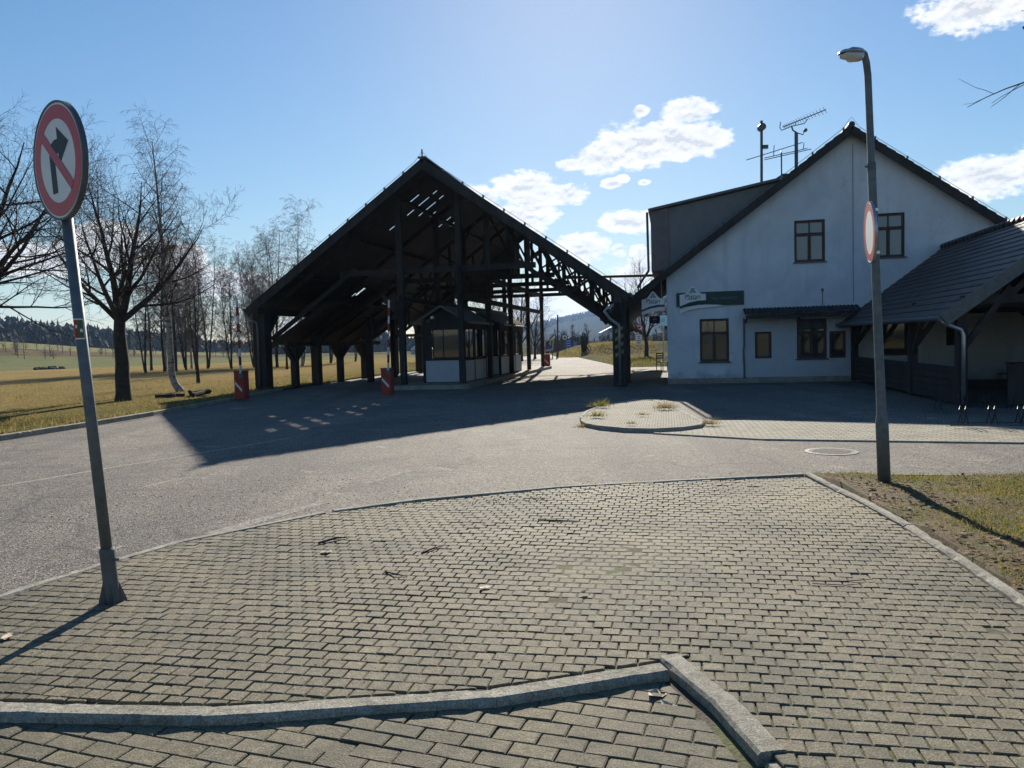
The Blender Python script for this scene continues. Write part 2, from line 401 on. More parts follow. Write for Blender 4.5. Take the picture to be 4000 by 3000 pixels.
# ------------------------------------------------------------------ sun and sky
AZ, EL = R(5), R(26.2)
sd = Vector((math.sin(AZ) * math.cos(EL), math.cos(AZ) * math.cos(EL), math.sin(EL)))
sl = bpy.data.lights.new('sun', 'SUN'); sl.energy = 5.0; sl.angle = R(.5); sl.color = (1, .92, .79)
so = bpy.data.objects.new('sun', sl); col.objects.link(so); so.rotation_euler = sd.to_track_quat('Z', 'Y').to_euler()
w = bpy.data.worlds.new('World'); scene.world = w; w.use_nodes = True
nt = w.node_tree; bg = nt.nodes['Background']
sky = N(nt, 'ShaderNodeTexSky', sky_type='NISHITA', sun_disc=False, sun_elevation=EL, sun_rotation=AZ, altitude=500, air_density=1.2, dust_density=.25, ozone_density=3.0)
def clouds():
    g = N(nt, 'ShaderNodeTexCoord').outputs['Generated']
    nv = N(nt, 'ShaderNodeVectorMath', operation='NORMALIZE'); L(nt, g, nv.inputs[0])
    sx = N(nt, 'ShaderNodeSeparateXYZ'); L(nt, nv.outputs[0], sx.inputs[0])
    az = mth(nt, 'MULTIPLY', mth(nt, 'ARCTAN2', sx.outputs['X'], sx.outputs['Y']), 180 / math.pi)
    el = mth(nt, 'MULTIPLY', mth(nt, 'ARCSINE', sx.outputs['Z']), 180 / math.pi)
    B = [(5.2, 12.7, 1.5, .5), (7.0, 13.1, 2.4, 1.2), (9.6, 13.7, 3.2, 1.7), (12.4, 13.9, 3.2, 1.6), (14.3, 13.7, 1.9, 1.2), (13.2, 15.7, 2.2, .9), (9.9, 16.0, .7, .4),
         (1.5, 10.9, 2.7, 1.5), (-2.2, 10.2, 2.4, 1.4), (4.4, 10.7, 1.9, .8), (1.2, 9.2, 2.6, 1.3), (7.7, 11.3, .8, .42), (8.5, 11.55, .55, .3), (10.0, 11.2, .45, .2),
         (8.9, 8.5, 2.2, .9), (5.6, 6.8, 2.4, 1.1), (8.1, 6.5, .8, .6), (9.6, 6.4, 1.0, .6), (10.2, 5.2, 2.6, .9), (8.3, 4.2, 2.0, .7),
         (2.6, 2.6, 3.4, 1.5), (5.6, 1.7, 2.6, .8), (-26.6, 7.0, 3.2, 1.6), (-23.6, 6.3, 2.6, 1.2), (-21.4, 4.8, 3.2, 1.2), (-30.0, 6.2, 3.2, 1.2),
         (-34, 5.8, 3.0, 1.3), (-18.8, 4.7, 2.2, .9), (30.8, 19.4, 3.2, 1.5), (34.0, 19.2, 2.6, 1.4), (31.8, 9.4, 2.8, 1.4), (34.8, 9.6, 2.4, 1.6),
         (-12, 1.6, 5, 1.0), (18, 3.2, 4, 1.2), (25, 5, 5, 1.2)]
    mx = None
    for a, e, ra, re in B:
        dx = mth(nt, 'DIVIDE', mth(nt, 'SUBTRACT', az, a), ra); dy = mth(nt, 'DIVIDE', mth(nt, 'SUBTRACT', el, e), re)
        d = mth(nt, 'SUBTRACT', 1, mth(nt, 'ADD', mth(nt, 'MULTIPLY', dx, dx), mth(nt, 'MULTIPLY', dy, dy)))
        mx = d if mx is None else mth(nt, 'MAXIMUM', mx, d)
    # broken cloud field over the rest of the sky (behind and above)
    cv = N(nt, 'ShaderNodeCombineXYZ'); L(nt, mth(nt, 'MULTIPLY', az, .55), cv.inputs[0]); L(nt, el, cv.inputs[1])
    n1 = noise(nt, cv.outputs[0], .55, 9, .62); n2 = noise(nt, cv.outputs[0], 1.9, 8, .58)
    nn = mth(nt, 'ADD', mth(nt, 'MULTIPLY', mth(nt, 'SUBTRACT', n1, .5), 3.0), mth(nt, 'MULTIPLY', mth(nt, 'SUBTRACT', n2, .5), 2.0))
    fld = mth(nt, 'ADD', mx, nn)
    cover = ramp(nt, mth(nt, 'ADD', mth(nt, 'MULTIPLY', fld, .5), .5), [(.42, 0), (.52, .28), (.66, .82), (.88, 1)])
    sh = N(nt, 'ShaderNodeCombineXYZ'); L(nt, mth(nt, 'MULTIPLY', az, .55), sh.inputs[0]); L(nt, mth(nt, 'ADD', el, .28), sh.inputs[1])
    rel = mth(nt, 'SUBTRACT', noise(nt, sh.outputs[0], 1.1, 8, .62), noise(nt, cv.outputs[0], 1.1, 8, .62))
    dens = mth(nt, 'ADD', mth(nt, 'MULTIPLY', mx, .62), mth(nt, 'ADD', mth(nt, 'MULTIPLY', rel, 1.9), mth(nt, 'MULTIPLY', n1, .55)))
    cc = ramp(nt, dens, [(.30, (1.15, 1.15, 1.14)), (.62, (1.04, 1.04, 1.05)), (.9, (.88, .90, .94)), (1.25, (.70, .74, .81))])
    return cover, cc
cover, cc = clouds()
hs = N(nt, 'ShaderNodeHueSaturation'); hs.inputs['Saturation'].default_value = SKY_SAT; hs.inputs['Value'].default_value = 1.0
bw = N(nt, 'ShaderNodeRGBToBW'); L(nt, sky.outputs[0], bw.inputs[0])
cmp_ = mth(nt, 'DIVIDE', SKY_GAIN, mth(nt, 'ADD', 1, mth(nt, 'MULTIPLY', bw.outputs[0], SKY_K)))
scs = N(nt, 'ShaderNodeVectorMath', operation='SCALE'); L(nt, sky.outputs[0], scs.inputs[0]); L(nt, cmp_, scs.inputs['Scale'])
L(nt, scs.outputs[0], hs.inputs['Color'])
ccs = N(nt, 'ShaderNodeVectorMath', operation='SCALE'); ccs.inputs['Scale'].default_value = 6.2; L(nt, cc, ccs.inputs[0])
L(nt, mix(nt, cover, hs.outputs[0], ccs.outputs[0]), bg.inputs['Color']); bg.inputs['Strength'].default_value = .085

scene.view_settings.view_transform = 'Standard'; scene.view_settings.look = 'None'; scene.view_settings.exposure = 0.9; scene.view_settings.gamma = 1
scene.cycles.use_denoising = True
scene.cycles.max_bounces = 6; scene.cycles.diffuse_bounces = 3; scene.cycles.volume_bounces = 0
scene.cycles.sample_clamp_indirect = 6

# ------------------------------------------------------------------ terrain
def kerb_x(y):  # right edge of the meadow on the left
    K = [(-60, -11.5), (8, -10.9), (15.3, -10.26), (17.9, -9.85), (20.4, -9.56), (25.4, -9.3), (31, -9.25), (38, -8.6), (46, -7.3), (56, -5.0), (70, -2.0), (95, 2.0), (140, 6)]
    for (y0, x0), (y1, x1) in zip(K, K[1:]):
        if y <= y1: return x0 + (x1 - x0) * (y - y0) / (y1 - y0)
    return K[-1][1]
def sst(a, b, x):
    t = max(0, min(1, (x - a) / (b - a))); return t * t * (3 - 2 * t)
def hterr(x, y):
    r = math.hypot(x, y); az = math.degrees(math.atan2(x, y)); z = 0
    z -= 1.6 * sst(95, 190, r)
    gl = math.exp(-((az + 44) / 17) ** 2)
    z += gl * (15.5 * sst(240, 450, r) + 24 * sst(470, 760, r))
    gr = math.exp(-((az - 14) / 9.5) ** 2)
    z += gr * (6 * sst(160, 420, r) + 112 * sst(1200, 2500, r))
    z += 45 * sst(1500, 2800, r) * (.6 + .3 * math.sin(az * .16 + 1) + .1 * math.sin(az * .5))
    z += .5 * math.sin(x * .035 + 1) * math.sin(y * .028) * sst(60, 250, r)
    return z
mb = MB(); na = 240; rs = [6 * (1.085 ** i) for i in range(79)]
for r_ in rs:
    for i in range(na):
        t = 2 * math.pi * i / na; x, y = r_ * math.sin(t), r_ * math.cos(t)
        z = hterr(x, y)
        if kerb_x(y) - 3 < x < 34 and -40 < y < 104: z = -.45
        mb.v.append((x, y, z - .03))
for j in range(len(rs) - 1):
    for i in range(na):
        a = j * na + i; b = j * na + (i + 1) % na; mb.f.append((a, a + na, b + na, b))
c0 = len(mb.v); mb.v.append((0, 0, -.5)); mb.f += [(c0, i, (i + 1) % na) for i in range(na)]
struct(mb, 'terrain', MT['terrain'], smooth=True)
# meadow on the left, up to the kerb
mb = MB(); ts = [0, .002, .006, .012, .02, .03, .045, .065, .09, .12, .17, .23, .3, .4, .52, .7, 1]; ysm = [-60 + 4 * i for i in range(46)]
def mz(x, y): return hterr(x, y) + .05 + .05 * math.sin(x * .9 + y * .3) * math.sin(y * .7 - x * .2) * min(1, abs(x - kerb_x(y)) / 2)
o = 0
for y in ysm:
    for t in ts:
        x = kerb_x(y) - .1 - 170 * t; mb.v.append((x, y, mz(x, y) - (.06 if t == 0 else 0)))
n = len(ts)
for j in range(len(ysm) - 1):
    for i in range(n - 1):
        a = j * n + i; mb.f.append((a, a + n, a + n + 1, a + 1))
struct(mb, 'meadow', MT['terrain'], smooth=True)

# ------------------------------------------------------------------ road and paving
ZR = -.07
mb = MB(); polysheet(mb, [(-13, -40), (34, -40), (34, 104), (-13, 104)], ZR)
struct(mb, 'road', MT['asphalt'])
FK = [(-4.12, 3.60), (-3.85, 4.12), (-3.45, 4.97), (-3.08, 5.84), (-2.79, 6.40), (-1.83, 7.38), (-1.0, 7.85), (.49, 8.33), (1.74, 8.50), (3.08, 8.66), (3.30, 8.69)]
LK = [(3.30, 8.69), (3.27, 8.05), (3.25, 7.23), (3.17, 6.23), (3.05, 5.35), (2.88, 4.30), (2.62, 2.9), (2.4, 1.0)]
NK = [(-5.2, 3.66), (-2.41, 3.50), (-1.40, 3.40), (-1.08, 3.42), (-.13, 3.50), (.69, 3.735)]
RK = [(.695, 3.79), (.83, 3.32), (.90, 2.86)]
RK2 = [(.915, 2.83), (1.0, 2.2), (1.1, .8)]
UP = FK + LK[1:] + [(1.1, .8), (1.0, 2.2), (.90, 2.86), (.74, 3.76), (.6, 3.71), (-.13, 3.50), (-1.08, 3.42), (-1.40, 3.40), (-2.41, 3.50)]
LOW = [(-5.2, .8), (1.13, .8), (1.03, 2.2), (.95, 2.84), (.88, 3.32), (.75, 3.78), (.6, 3.70), (-.13, 3.45), (-1.08, 3.37), (-1.40, 3.36), (-2.41, 3.45), (-5.2, 3.6)]
def clip_half(P, ax, ay, nx, ny):
    out = []; n = len(P)
    for i in range(n):
        p, q = P[i], P[(i + 1) % n]
        dp = (p[0] - ax) * nx + (p[1] - ay) * ny; dq = (q[0] - ax) * nx + (q[1] - ay) * ny
        if dp >= 0: out.append(p)
        if (dp > 0 > dq) or (dp < 0 < dq):
            t = dp / (dp - dq); out.append((p[0] + (q[0] - p[0]) * t, p[1] + (q[1] - p[1]) * t))
    return out
def pave(region, ang, z, segs, dz, x0, x1, y0, y1, off=(0, 0), PW=.2):
    mb = MB(); ca, sa = math.cos(ang), math.sin(ang); rg = random.Random(int(ang * 1000))
    PH = .1
    rows = int(14 / PH); cols = int(15 / PW)
    for j in range(-rows // 2, rows // 2):
        for i in range(-cols // 2, cols // 2):
            u = (i + (.5 if j % 2 else 0)) * PW + .004 * math.sin(j * 1.7) + off[0]; v = j * PH + off[1] + .006 * math.sin(u * 1.3 + j * .15)
            g = rg.uniform(.002, .0055); gv = rg.uniform(.0022, .0042)
            jit = rg.uniform(-.002, .002)
            R4 = [(u + g, v + gv), (u + PW - g, v + gv + jit), (u + PW - g, v + PH - gv + jit), (u + g, v + PH - gv)]
            P = [(a * ca - b * sa, a * sa + b * ca + 4) for a, b in R4]
            cx = sum(p[0] for p in P) / 4; cy = sum(p[1] for p in P) / 4
            if not (x0 < cx < x1 and y0 < cy < y1): continue
            ok = inpoly(cx, cy, region)
            near = False
            for (ax, ay), (bx, by) in segs:
                dx, dy = bx - ax, by - ay; l = math.hypot(dx, dy); t = ((cx - ax) * dx + (cy - ay) * dy) / l
                if -.02 <= t <= l + .02:
                    nx, ny = dy / l, -dx / l; d = (cx - ax) * nx + (cy - ay) * ny
                    if abs(d) < (.125 if PW > .15 else .08):
                        near = True; P = clip_half(P, ax, ay, nx, ny)
                        if len(P) < 3: break
            if (not ok and not near) or len(P) < 3: continue
            A = abs(sum(P[k][0] * P[(k + 1) % len(P)][1] - P[(k + 1) % len(P)][0] * P[k][1] for k in range(len(P)))) / 2
            if A < .0012: continue
            mx_, my_ = sum(p[0] for p in P) / len(P), sum(p[1] for p in P) / len(P)
            tz = z + rg.gauss(0, .0014) - (.006 if rg.random() < .012 else 0) + dz(mx_, my_); tx, ty = rg.gauss(0, .013), rg.gauss(0, .013)
            k = len(P)
            def h(p): return tz + (p[0] - mx_) * tx + (p[1] - my_) * ty
            inner = []
            for p in P:
                d = math.hypot(p[0] - mx_, p[1] - my_) or 1; s_ = max(.3, 1 - .008 / d)
                inner.append((mx_ + (p[0] - mx_) * s_, my_ + (p[1] - my_) * s_))
            vs = [(p[0], p[1], h(p)) for p in inner] + [(p[0], p[1], h(p) - .004) for p in P] + [(p[0], p[1], tz - .03) for p in P]
            mb.add(vs, [tuple(range(k))] + [(q, k + q, k + (q + 1) % k, (q + 1) % k) for q in range(k)] + [(k + q, 2 * k + q, 2 * k + (q + 1) % k, k + (q + 1) % k) for q in range(k)])
    return mb
def segs_of(pl): return list(zip(pl, pl[1:]))
def dzu(x, y): return .006 * math.sin(x * 1.1 + .5) * math.sin(y * .9) + .004 * math.sin(x * 2.3 - y * 1.7)
up_segs = segs_of([(x, y) for x, y in FK]) + segs_of(LK) + segs_of([(1.16, .8), (1.06, 2.2), (.96, 2.86), (.84, 3.42), (.79, 3.79), (.6, 3.73), (-.13, 3.52), (-1.08, 3.44), (-1.40, 3.42), (-2.41, 3.52), (-5.2, 3.68)])
mbu = pave(UP, R(-11.5), 0, up_segs, dzu, -4.3, 3.4, .8, 8.8, PW=.104)
struct(mbu, 'pavement', MT['paver'])
low_segs = segs_of([(-5.2, 3.56), (-2.41, 3.42), (-1.40, 3.33), (-1.08, 3.34), (-.13, 3.42), (.6, 3.63), (.69, 3.64), (.78, 3.28), (.84, 2.84), (.93, 2.2), (1.02, .8)])
mbl = pave(LOW, R(-19.5), -.036, low_segs, lambda x, y: .004 * math.sin(x * 2) * math.sin(y * 1.6), -5.2, 1.1, .8, 3.75, (.07, .03))
struct(mbl, 'lower_pavement', MT['paver'])
mb = MB(); slabpoly(mb, FK + LK[1:] + [(1.16, .8), (1.06, 2.2), (.97, 2.86), (.88, 3.34), (.76, 3.74), (.6, 3.69), (-.13, 3.48), (-1.08, 3.40), (-1.4, 3.385), (-2.41, 3.48)], -.3, -.011)
struct(mb, 'pavement_bed', MT['joint'])
mb = MB(); slabpoly(mb, LOW, -.35, -.047)
struct(mb, 'lower_pavement_bed', MT['joint'])

def kerb_line(pl, w, ztop, zbot, stone=1.0, side=1, gap=.0025, breaks=()):
    """kerb stones along a polyline; w to the given side of the line"""
    mb = MB(); rg = random.Random(len(pl) * 13)
    pts = []; vx = []
    for (ax, ay), (bx, by) in zip(pl, pl[1:]):
        l = math.hypot(bx - ax, by - ay); k = max(1, round(l / stone))
        for i in range(k): pts.append((ax + (bx - ax) * i / k, ay + (by - ay) * i / k)); vx.append(i == 0)
    pts.append(pl[-1]); vx.append(True); vx[0] = False
    for q_, ((ax, ay), (bx, by)) in enumerate(zip(pts, pts[1:])):
        dx, dy = bx - ax, by - ay; l = math.hypot(dx, dy) or 1; dx /= l; dy /= l; nx, ny = dy * side, -dx * side
        j = rg.uniform(-.002, .002); zt = ztop + rg.uniform(-.002, .002)
        ga = -.010 if vx[q_] else gap; gb = -.010 if vx[q_ + 1] and q_ + 2 < len(pts) else gap
        ax2, ay2 = ax + dx * ga + nx * j, ay + dy * ga + ny * j; bx2, by2 = bx - dx * gb + nx * j, by - dy * gb + ny * j
        # cross-section with chamfered arrises, several chips along the length
        prof = [(0, zbot), (0, zt - .012), (.012, zt), (w - .012, zt), (w, zt - .012), (w, zbot)]
        nseg = max(2, int(l / .06)); rows = []
        for q in range(nseg + 1):
            t = q / nseg; px, py = ax2 + (bx2 - ax2) * t, ay2 + (by2 - ay2) * t
            ch0 = abs(rg.gauss(0, .0025)) + (rg.uniform(.006, .018) if rg.random() < .08 else 0)
            ch1 = abs(rg.gauss(0, .0025)) + (rg.uniform(.006, .018) if rg.random() < .08 else 0)
            row = []
            for k2, (o_, z_) in enumerate(prof):
                if k2 == 2: o_ += ch0; z_ -= ch0 * .3
                if k2 == 1: z_ -= ch0
                if k2 == 3: o_ -= ch1; z_ -= ch1 * .3
                if k2 == 4: z_ -= ch1
                row.append((px + nx * o_, py + ny * o_, z_))
            rows.append(row)
        m = len(prof); base = len(mb.v)
        for r0 in rows: mb.v.extend(r0)
        for q in range(nseg):
            for k2 in range(m - 1):
                a = base + q * m + k2; mb.f.append((a, a + 1, a + m + 1, a + m))
        mb.f.append(tuple(base + k2 for k2 in reversed(range(m)))); mb.f.append(tuple(base + nseg * m + k2 for k2 in range(m)))
    return mb
struct(kerb_line(NK, .115, .004, -.3, .98, 1), 'kerb', MT['concrete'])
struct(kerb_line(RK, .125, .010, -.3, 1.3, -1), 'kerb', MT['concrete'])
struct(kerb_line(RK2, .125, -.012, -.3, 1.0, -1), 'kerb', MT['concrete'])
struct(kerb_line(FK[:6], .10, .012, -.3, 1.0, -1), 'kerb', MT['concrete'])
struct(kerb_line([(-1.76, 7.42)] + FK[6:], .10, .018, -.3, 1.0, -1), 'kerb', MT['concrete'])
struct(kerb_line(LK, .085, .03, -.3, .95, -1), 'kerb', MT['concrete'])
LR = [(3.34, 8.74), (4.08, 8.52), (5.46, 8.17), (9.5, 7.25), (16, 5.9)]
struct(kerb_line(LR, .09, .02, -.3, 1.0, -1), 'kerb', MT['concrete'])
struct(kerb_line([(kerb_x(y) - .1, y) for y in (-6, 0, 4, 8, 12, 15.3, 17.9, 20.4, 23, 25.4, 28, 31)], .12, .05, -.3, 1.0, 1), 'kerb', MT['concrete'])

# lawn at the right
LAWN = [(3.37, 8.69), (3.35, 8.05), (3.33, 7.23), (3.25, 6.23), (3.13, 5.35), (2.96, 4.3), (2.7, 2.9), (2.48, 1.0), (16, .5), (16, 5.86), (9.5, 7.22), (5.46, 8.14), (4.08, 8.49)]
mb = MB(); xs = [2.3 + (.06 * i if i < 40 else 2.4 + .12 * (i - 40)) for i in range(145)]; ys = [.5 + .06 * i for i in range(140)]
idx = {}; inn = {}
def lz(x, y): return .045 + .025 * math.sin(x * 2.1 + y) * math.sin(y * 1.7) + .012 * math.sin(x * 5.3) * math.sin(y * 6.1)
for j, y in enumerate(ys):
    for i, x in enumerate(xs):
        ins = inpoly(x, y, LAWN); idx[i, j] = len(mb.v); mb.v.append((x, y, lz(x, y) if ins else -.06)); inn[i, j] = ins
for (i, j) in list(idx):
    q = [(i, j), (i + 1, j), (i + 1, j + 1), (i, j + 1)]
    if all(k in idx for k in q) and sum(inn[k] for k in q) >= 1: mb.f.append(tuple(idx[k] for k in q))
slab = MB(); polysheet(slab, LAWN, -.02); mb.add(slab.v, slab.f)
struct(mb, 'lawn', MT['soil'], smooth=False)

def blades(name, n, sampler, hmin, hmax, wd, mat, lean=.5, seed=1):
    mb = MB(); rg = random.Random(seed)
    for _ in range(n):
        s = sampler(rg)
        if s is None: continue
        x, y, z, k = s
        h = rg.uniform(hmin, hmax) * k; a = rg.uniform(0, 6.283); dx, dy = math.cos(a) * wd * k, math.sin(a) * wd * k
        l = rg.uniform(0, lean) * h; b = rg.uniform(0, 6.283); ex, ey = math.cos(b) * l, math.sin(b) * l
        o = len(mb.v)
        mb.v += [(x - dx, y - dy, z), (x + dx, y + dy, z), (x + dx * .7 + ex * .4, y + dy * .7 + ey * .4, z + h * .6), (x - dx * .7 + ex * .4, y - dy * .7 + ey * .4, z + h * .6), (x + ex, y + ey, z + h * (1 - .3 * l / h))]
        mb.f += [(o, o + 1, o + 2, o + 3), (o + 3, o + 2, o + 4)]
    ob = mb.build(name, mat); ob['kind'] = 'stuff'; return ob
def pn(x, y): return math.sin(x * 1.9 + 1.3 * math.sin(y * 1.1)) * math.sin(y * 2.3 + .7 * math.sin(x * 1.7)) + .5 * math.sin(x * 5.1 + y * 3.3) * math.sin(y * 4.7 - x * 2)
def s_lawn(rg):
    y = 1.5 + 7.1 * rg.random() ** .8; x = 2.6 + 6.5 * rg.random()
    if not inpoly(x - .05, y, LAWN): return None
    edge = x - (3.3 if y > 6 else 2.9 + .08 * (y - 4))
    p = pn(x, y) + .9 * min(1.2, edge) - .55
    if p < rg.uniform(-.7, .6): return None
    return (x, y, lz(x, y) - .01, .6 + .5 * min(1, max(0, p)))
def s_turf(rg):
    y = 1.5 + 7.1 * rg.random() ** .8; x = 2.6 + 6.5 * rg.random()
    if not inpoly(x - .04, y, LAWN): return None
    edge = x - (3.3 if y > 6 else 2.9 + .08 * (y - 4))
    if pn(x * .7 + 3, y * .8) + 1.3 * min(1.2, edge) < rg.uniform(-.5, 1.2): return None
    return (x, y, lz(x, y) - .006, 1)
blades('grass', 60000, s_lawn, .025, .07, .0034, MT['blade'], 1.3, 3)
blades('grass', 90000, s_turf, .012, .035, .0032, MT['blade'], 1.6, 4)
def s_field(rg):
    y = 11 + 34 * rg.random() ** 1.3; k = kerb_x(y); x = k - .12 - 20 * rg.random() ** 1.8
    p = pn(x * .5, y * .5)
    if p < rg.uniform(-.9, .3): return None
    return (x, y, mz(x, y) - .02, 1)
blades('grass', 26000, s_field, .05, .15, .009, MT['straw'], .9, 5)

# forecourt of block paving in front of the house, traffic island
FC = [(2.5, 13.45), (3.2, 12.89), (4.01, 12.25), (7.52, 11.05), (14, 8.9), (30, 4), (30, 6.6), (14.6, 11.2), (8.3, 13.2), (4.6, 15.2), (3.7, 15.3)]
mb = MB(); polysheet(mb, FC, -.052); struct(mb, 'forecourt', MT['brickpave'])
struct(kerb_line([(2.45, 13.45), (3.2, 12.86), (4.01, 12.22), (7.52, 11.02), (14, 8.87), (22, 6.4)], .09, -.043, -.3, 1.0, -1), 'kerb', MT['concrete'])
IS = [(1.36, 15.3), (1.42, 16.3), (1.62, 17.4), (2.0, 18.5), (2.5, 19.5), (3.3, 20.6), (3.75, 20.0), (3.78, 18), (3.72, 16), (3.66, 14.6), (3.45, 14.05), (3.0, 13.72), (2.5, 13.62), (2.0, 13.85), (1.6, 14.35), (1.42, 14.8)]
mb = MB(); cx, cy = 2.7, 16.4
slabpoly(mb, list(reversed([(cx + (x - cx) * .95, cy + (y - cy) * .97) for x, y in IS])), -.2, .0); struct(mb, 'traffic_island', MT['cubepave'])
struct(kerb_line(IS + [IS[0]], .10, .012, -.3, .5, 1), 'kerb', MT['concrete'])
# far side: paving past the passage, verge and bank
mb = MB(); polysheet(mb, [(5.5, 39.6), (9.3, 39.0), (10.6, 44.5), (6.6, 45.5)], -.03); struct(mb, 'footpath', MT['brickpave'])
def bank_sheet(cx, cy, ax, ay, hh, x0, x1, y0, y1, name, sx=1.0):
    mb = MB(); xs = [x0 + (x1 - x0) * i / 40 for i in range(41)]; ys = [y0 + (y1 - y0) * i / 40 for i in range(41)]
    def fz(x, y):
        ex = sst(x0, x0 + ax, x); ey = sst(y0, y0 + ay, y)
        return -.1 + hh * ex * ey + .06 * math.sin(x * 1.7) * math.sin(y * 1.3) * ex * ey + .10 * min(ex, ey)
    grid(mb, xs, ys, fz); struct(mb, name, MT['bank'], smooth=True); return fz
bankz = bank_sheet(0, 0, 6.5, 9, 1.25, 4.6, 30, 79, 108, 'grass_bank')
verge = bank_sheet(0, 0, 1.2, 1.5, .12, 6.7, 34, 46, 79, 'verge')
def s_bank(rg):
    x = rg.uniform(5, 16); y = rg.uniform(79.3, 95)
    return (x, y, bankz(x, y) - .02, 1)
blades('grass', 6000, s_bank, .1, .3, .03, MT['straw'], .9, 9)
def s_verge(rg):
    x = rg.uniform(7, 14); y = rg.uniform(46, 62)
    return (x, y, verge(x, y) - .02, 1)
blades('grass', 5000, s_verge, .08, .2, .015, MT['blade'], .9, 10)

# painted road lines
def line_quad(a, b, w0, name='road_marking'):
    ax, ay = a; bx, by = b; l = math.hypot(bx - ax, by - ay); nx, ny = (by - ay) / l * w0 / 2, -(bx - ax) / l * w0 / 2
    mb = MB(); mb.add([(ax - nx, ay - ny, ZR + .002), (ax + nx, ay + ny, ZR + .002), (bx + nx, by + ny, ZR + .002), (bx - nx, by - ny, ZR + .002)], [(0, 1, 2, 3)])
    struct(mb, name, MT['line'])
line_quad((-8.5, 6.6), (-4.2, 14.4), .11)
line_quad((-2.80, 6.95), (-2.08, 8.30), .17)
line_quad((-1.82, 9.35), (-1.40, 10.25), .14)
line_quad((-3.48, 5.15), (-3.17, 5.95), .2)

# manhole
e = empty('manhole_cover', (4.51, 10.86, ZR), 'round pale iron manhole cover set in the asphalt of the road', 'manhole')
fm = lambda a, b, d: (4.51 + a, 10.86 + b, ZR + d)
mb = MB(); mb.ring(fm, .30, .36, -.02, .008, 40); mb.build('frame', MT['galv_dark'], e)
mb = MB(); mb.prism([(.295 * math.cos(t * .157), .295 * math.sin(t * .157)) for t in range(40)], fm, -.02, .006)
for i in range(-6, 7):
    for j in range(-6, 7):
        if math.hypot(i, j) * .042 < .26: mb.box(4.51 + i * .042 - .014, 4.51 + i * .042 + .014, 10.86 + j * .042 - .014, 10.86 + j * .042 + .014, ZR + .006, ZR + .010)
mb.build('cover', M('worn_iron', (.33, .295, .25), (.25, .22, .19), 12, .9, spec=.1), e)

# ------------------------------------------------------------------ timber canopy over the road
def cw(u, v, z): return (-3.0 + .978 * u + .208 * v, 28.75 - .208 * u + .978 * v, z)
def rz(u): return 8.43 - .706 * abs(u)
V0, V1, UE = -.3, 19.7, 7.36
can = empty('road_canopy', cw(0, 0, 0), 'large dark timber gabled canopy on posts spanning the road', 'canopy')
def T(mbx, name, mat=None, parent=None, **k): return mbx.build(name, MT[mat] if isinstance(mat, str) else (mat or MT['timber']), parent or can, **k)
def cbeam(mb, p, q, w, h): mb.beam(cw(*p), cw(*q), w, h); return mb
def cpost(u, v, z0, z1, w): return MB().box(u - w / 2, u + w / 2, v - w / 2, v + w / 2, z0, z1, cw)
# roof covering: 1.02 m sheets laid ridge to eave; open joints where sheets have slipped
gaps = [(2.42, -1.45, -1.05), (3.42, -1.55, -.95), (3.42, -.80, -.60), (3.42, -1.95, -1.62), (4.42, -1.48, -.98), (4.42, -.84, -.62), (4.42, -1.78, -1.58), (5.44, -1.6, -1.3), (8.5, -1.6, -1.3), (3.42, -2.75, -2.5),
        (6.42, -1.50, -1.27), (6.42, -1.22, -1.05), (6.42, -.88, -.72), (6.42, -2.0, -1.82), (7.45, -1.50, -1.2), (7.45, -1.88, -1.64)]
holes = [(7.1, 7.28, -6.2, -5.95), (7.32, 7.62, -6.12, -5.62), (10.9, 11.3, -5.9, -5.42)]
def slope(side, th=.035):
    mb = MB(); vs = [V0]
    k = -.66
    cuts = sorted(set([round(.36 + 1.02 * i, 3) for i in range(19)]))
    edges = []
    pieces = []
    ev = [V0]
    gl = sorted(set(g[0] for g in gaps)) if side < 0 else []
    spans = []
    bounds = [V0] + cuts + [V1]
    for a, b in zip(bounds, bounds[1:]): spans.append((a, b))
    def strip(a, b, u0, u1):
        if b - a < 1e-4 or abs(u1 - u0) < 1e-4: return
        z0, z1 = rz(u0), rz(u1)
        mb.hexa([cw(u0, a, z0 - th), cw(u1, a, z1 - th), cw(u1, b, z1 - th), cw(u0, b, z0 - th), cw(u0, a, z0), cw(u1, a, z1), cw(u1, b, z1), cw(u0, b, z0)])
    cutsv = set(bounds)
    if side < 0:
        for g in gl: cutsv |= {round(g - .07, 3), round(g + .07, 3)}
        for h in holes: cutsv |= {h[0], h[1]}
        cutsv = {c for c in cutsv if not any(abs(c - g) < .068 and c not in (round(g - .07, 3), round(g + .07, 3)) for g in gl)}
    cv_ = sorted(cutsv)
    for a, b in zip(cv_, cv_[1:]):
        mid = (a + b) / 2; cut = []
        if side < 0:
            cut = [(g[1], g[2]) for g in gaps if abs(g[0] - mid) < .07] + [(h[2], h[3]) for h in holes if h[0] <= mid <= h[1]]
        segs = [(-UE, 0)] if side < 0 else [(0, UE)]
        for c0_, c1_ in cut:
            ns = []
            for s0, s1 in segs:
                if c1_ <= s0 or c0_ >= s1: ns.append((s0, s1))
                else: ns += [(s0, c0_), (c1_, s1)]
            segs = ns
        for s0, s1 in segs: strip(a, b, s0, s1)
    return mb
T(slope(-1), 'roof', 'roof_dark'); T(slope(1), 'roof', 'roof_dark')
mb = MB(); cbeam(mb, (0, V0 - .02, 8.46), (0, V1 + .02, 8.46), .3, .05); T(mb, 'ridge_cap', 'roof_metal')
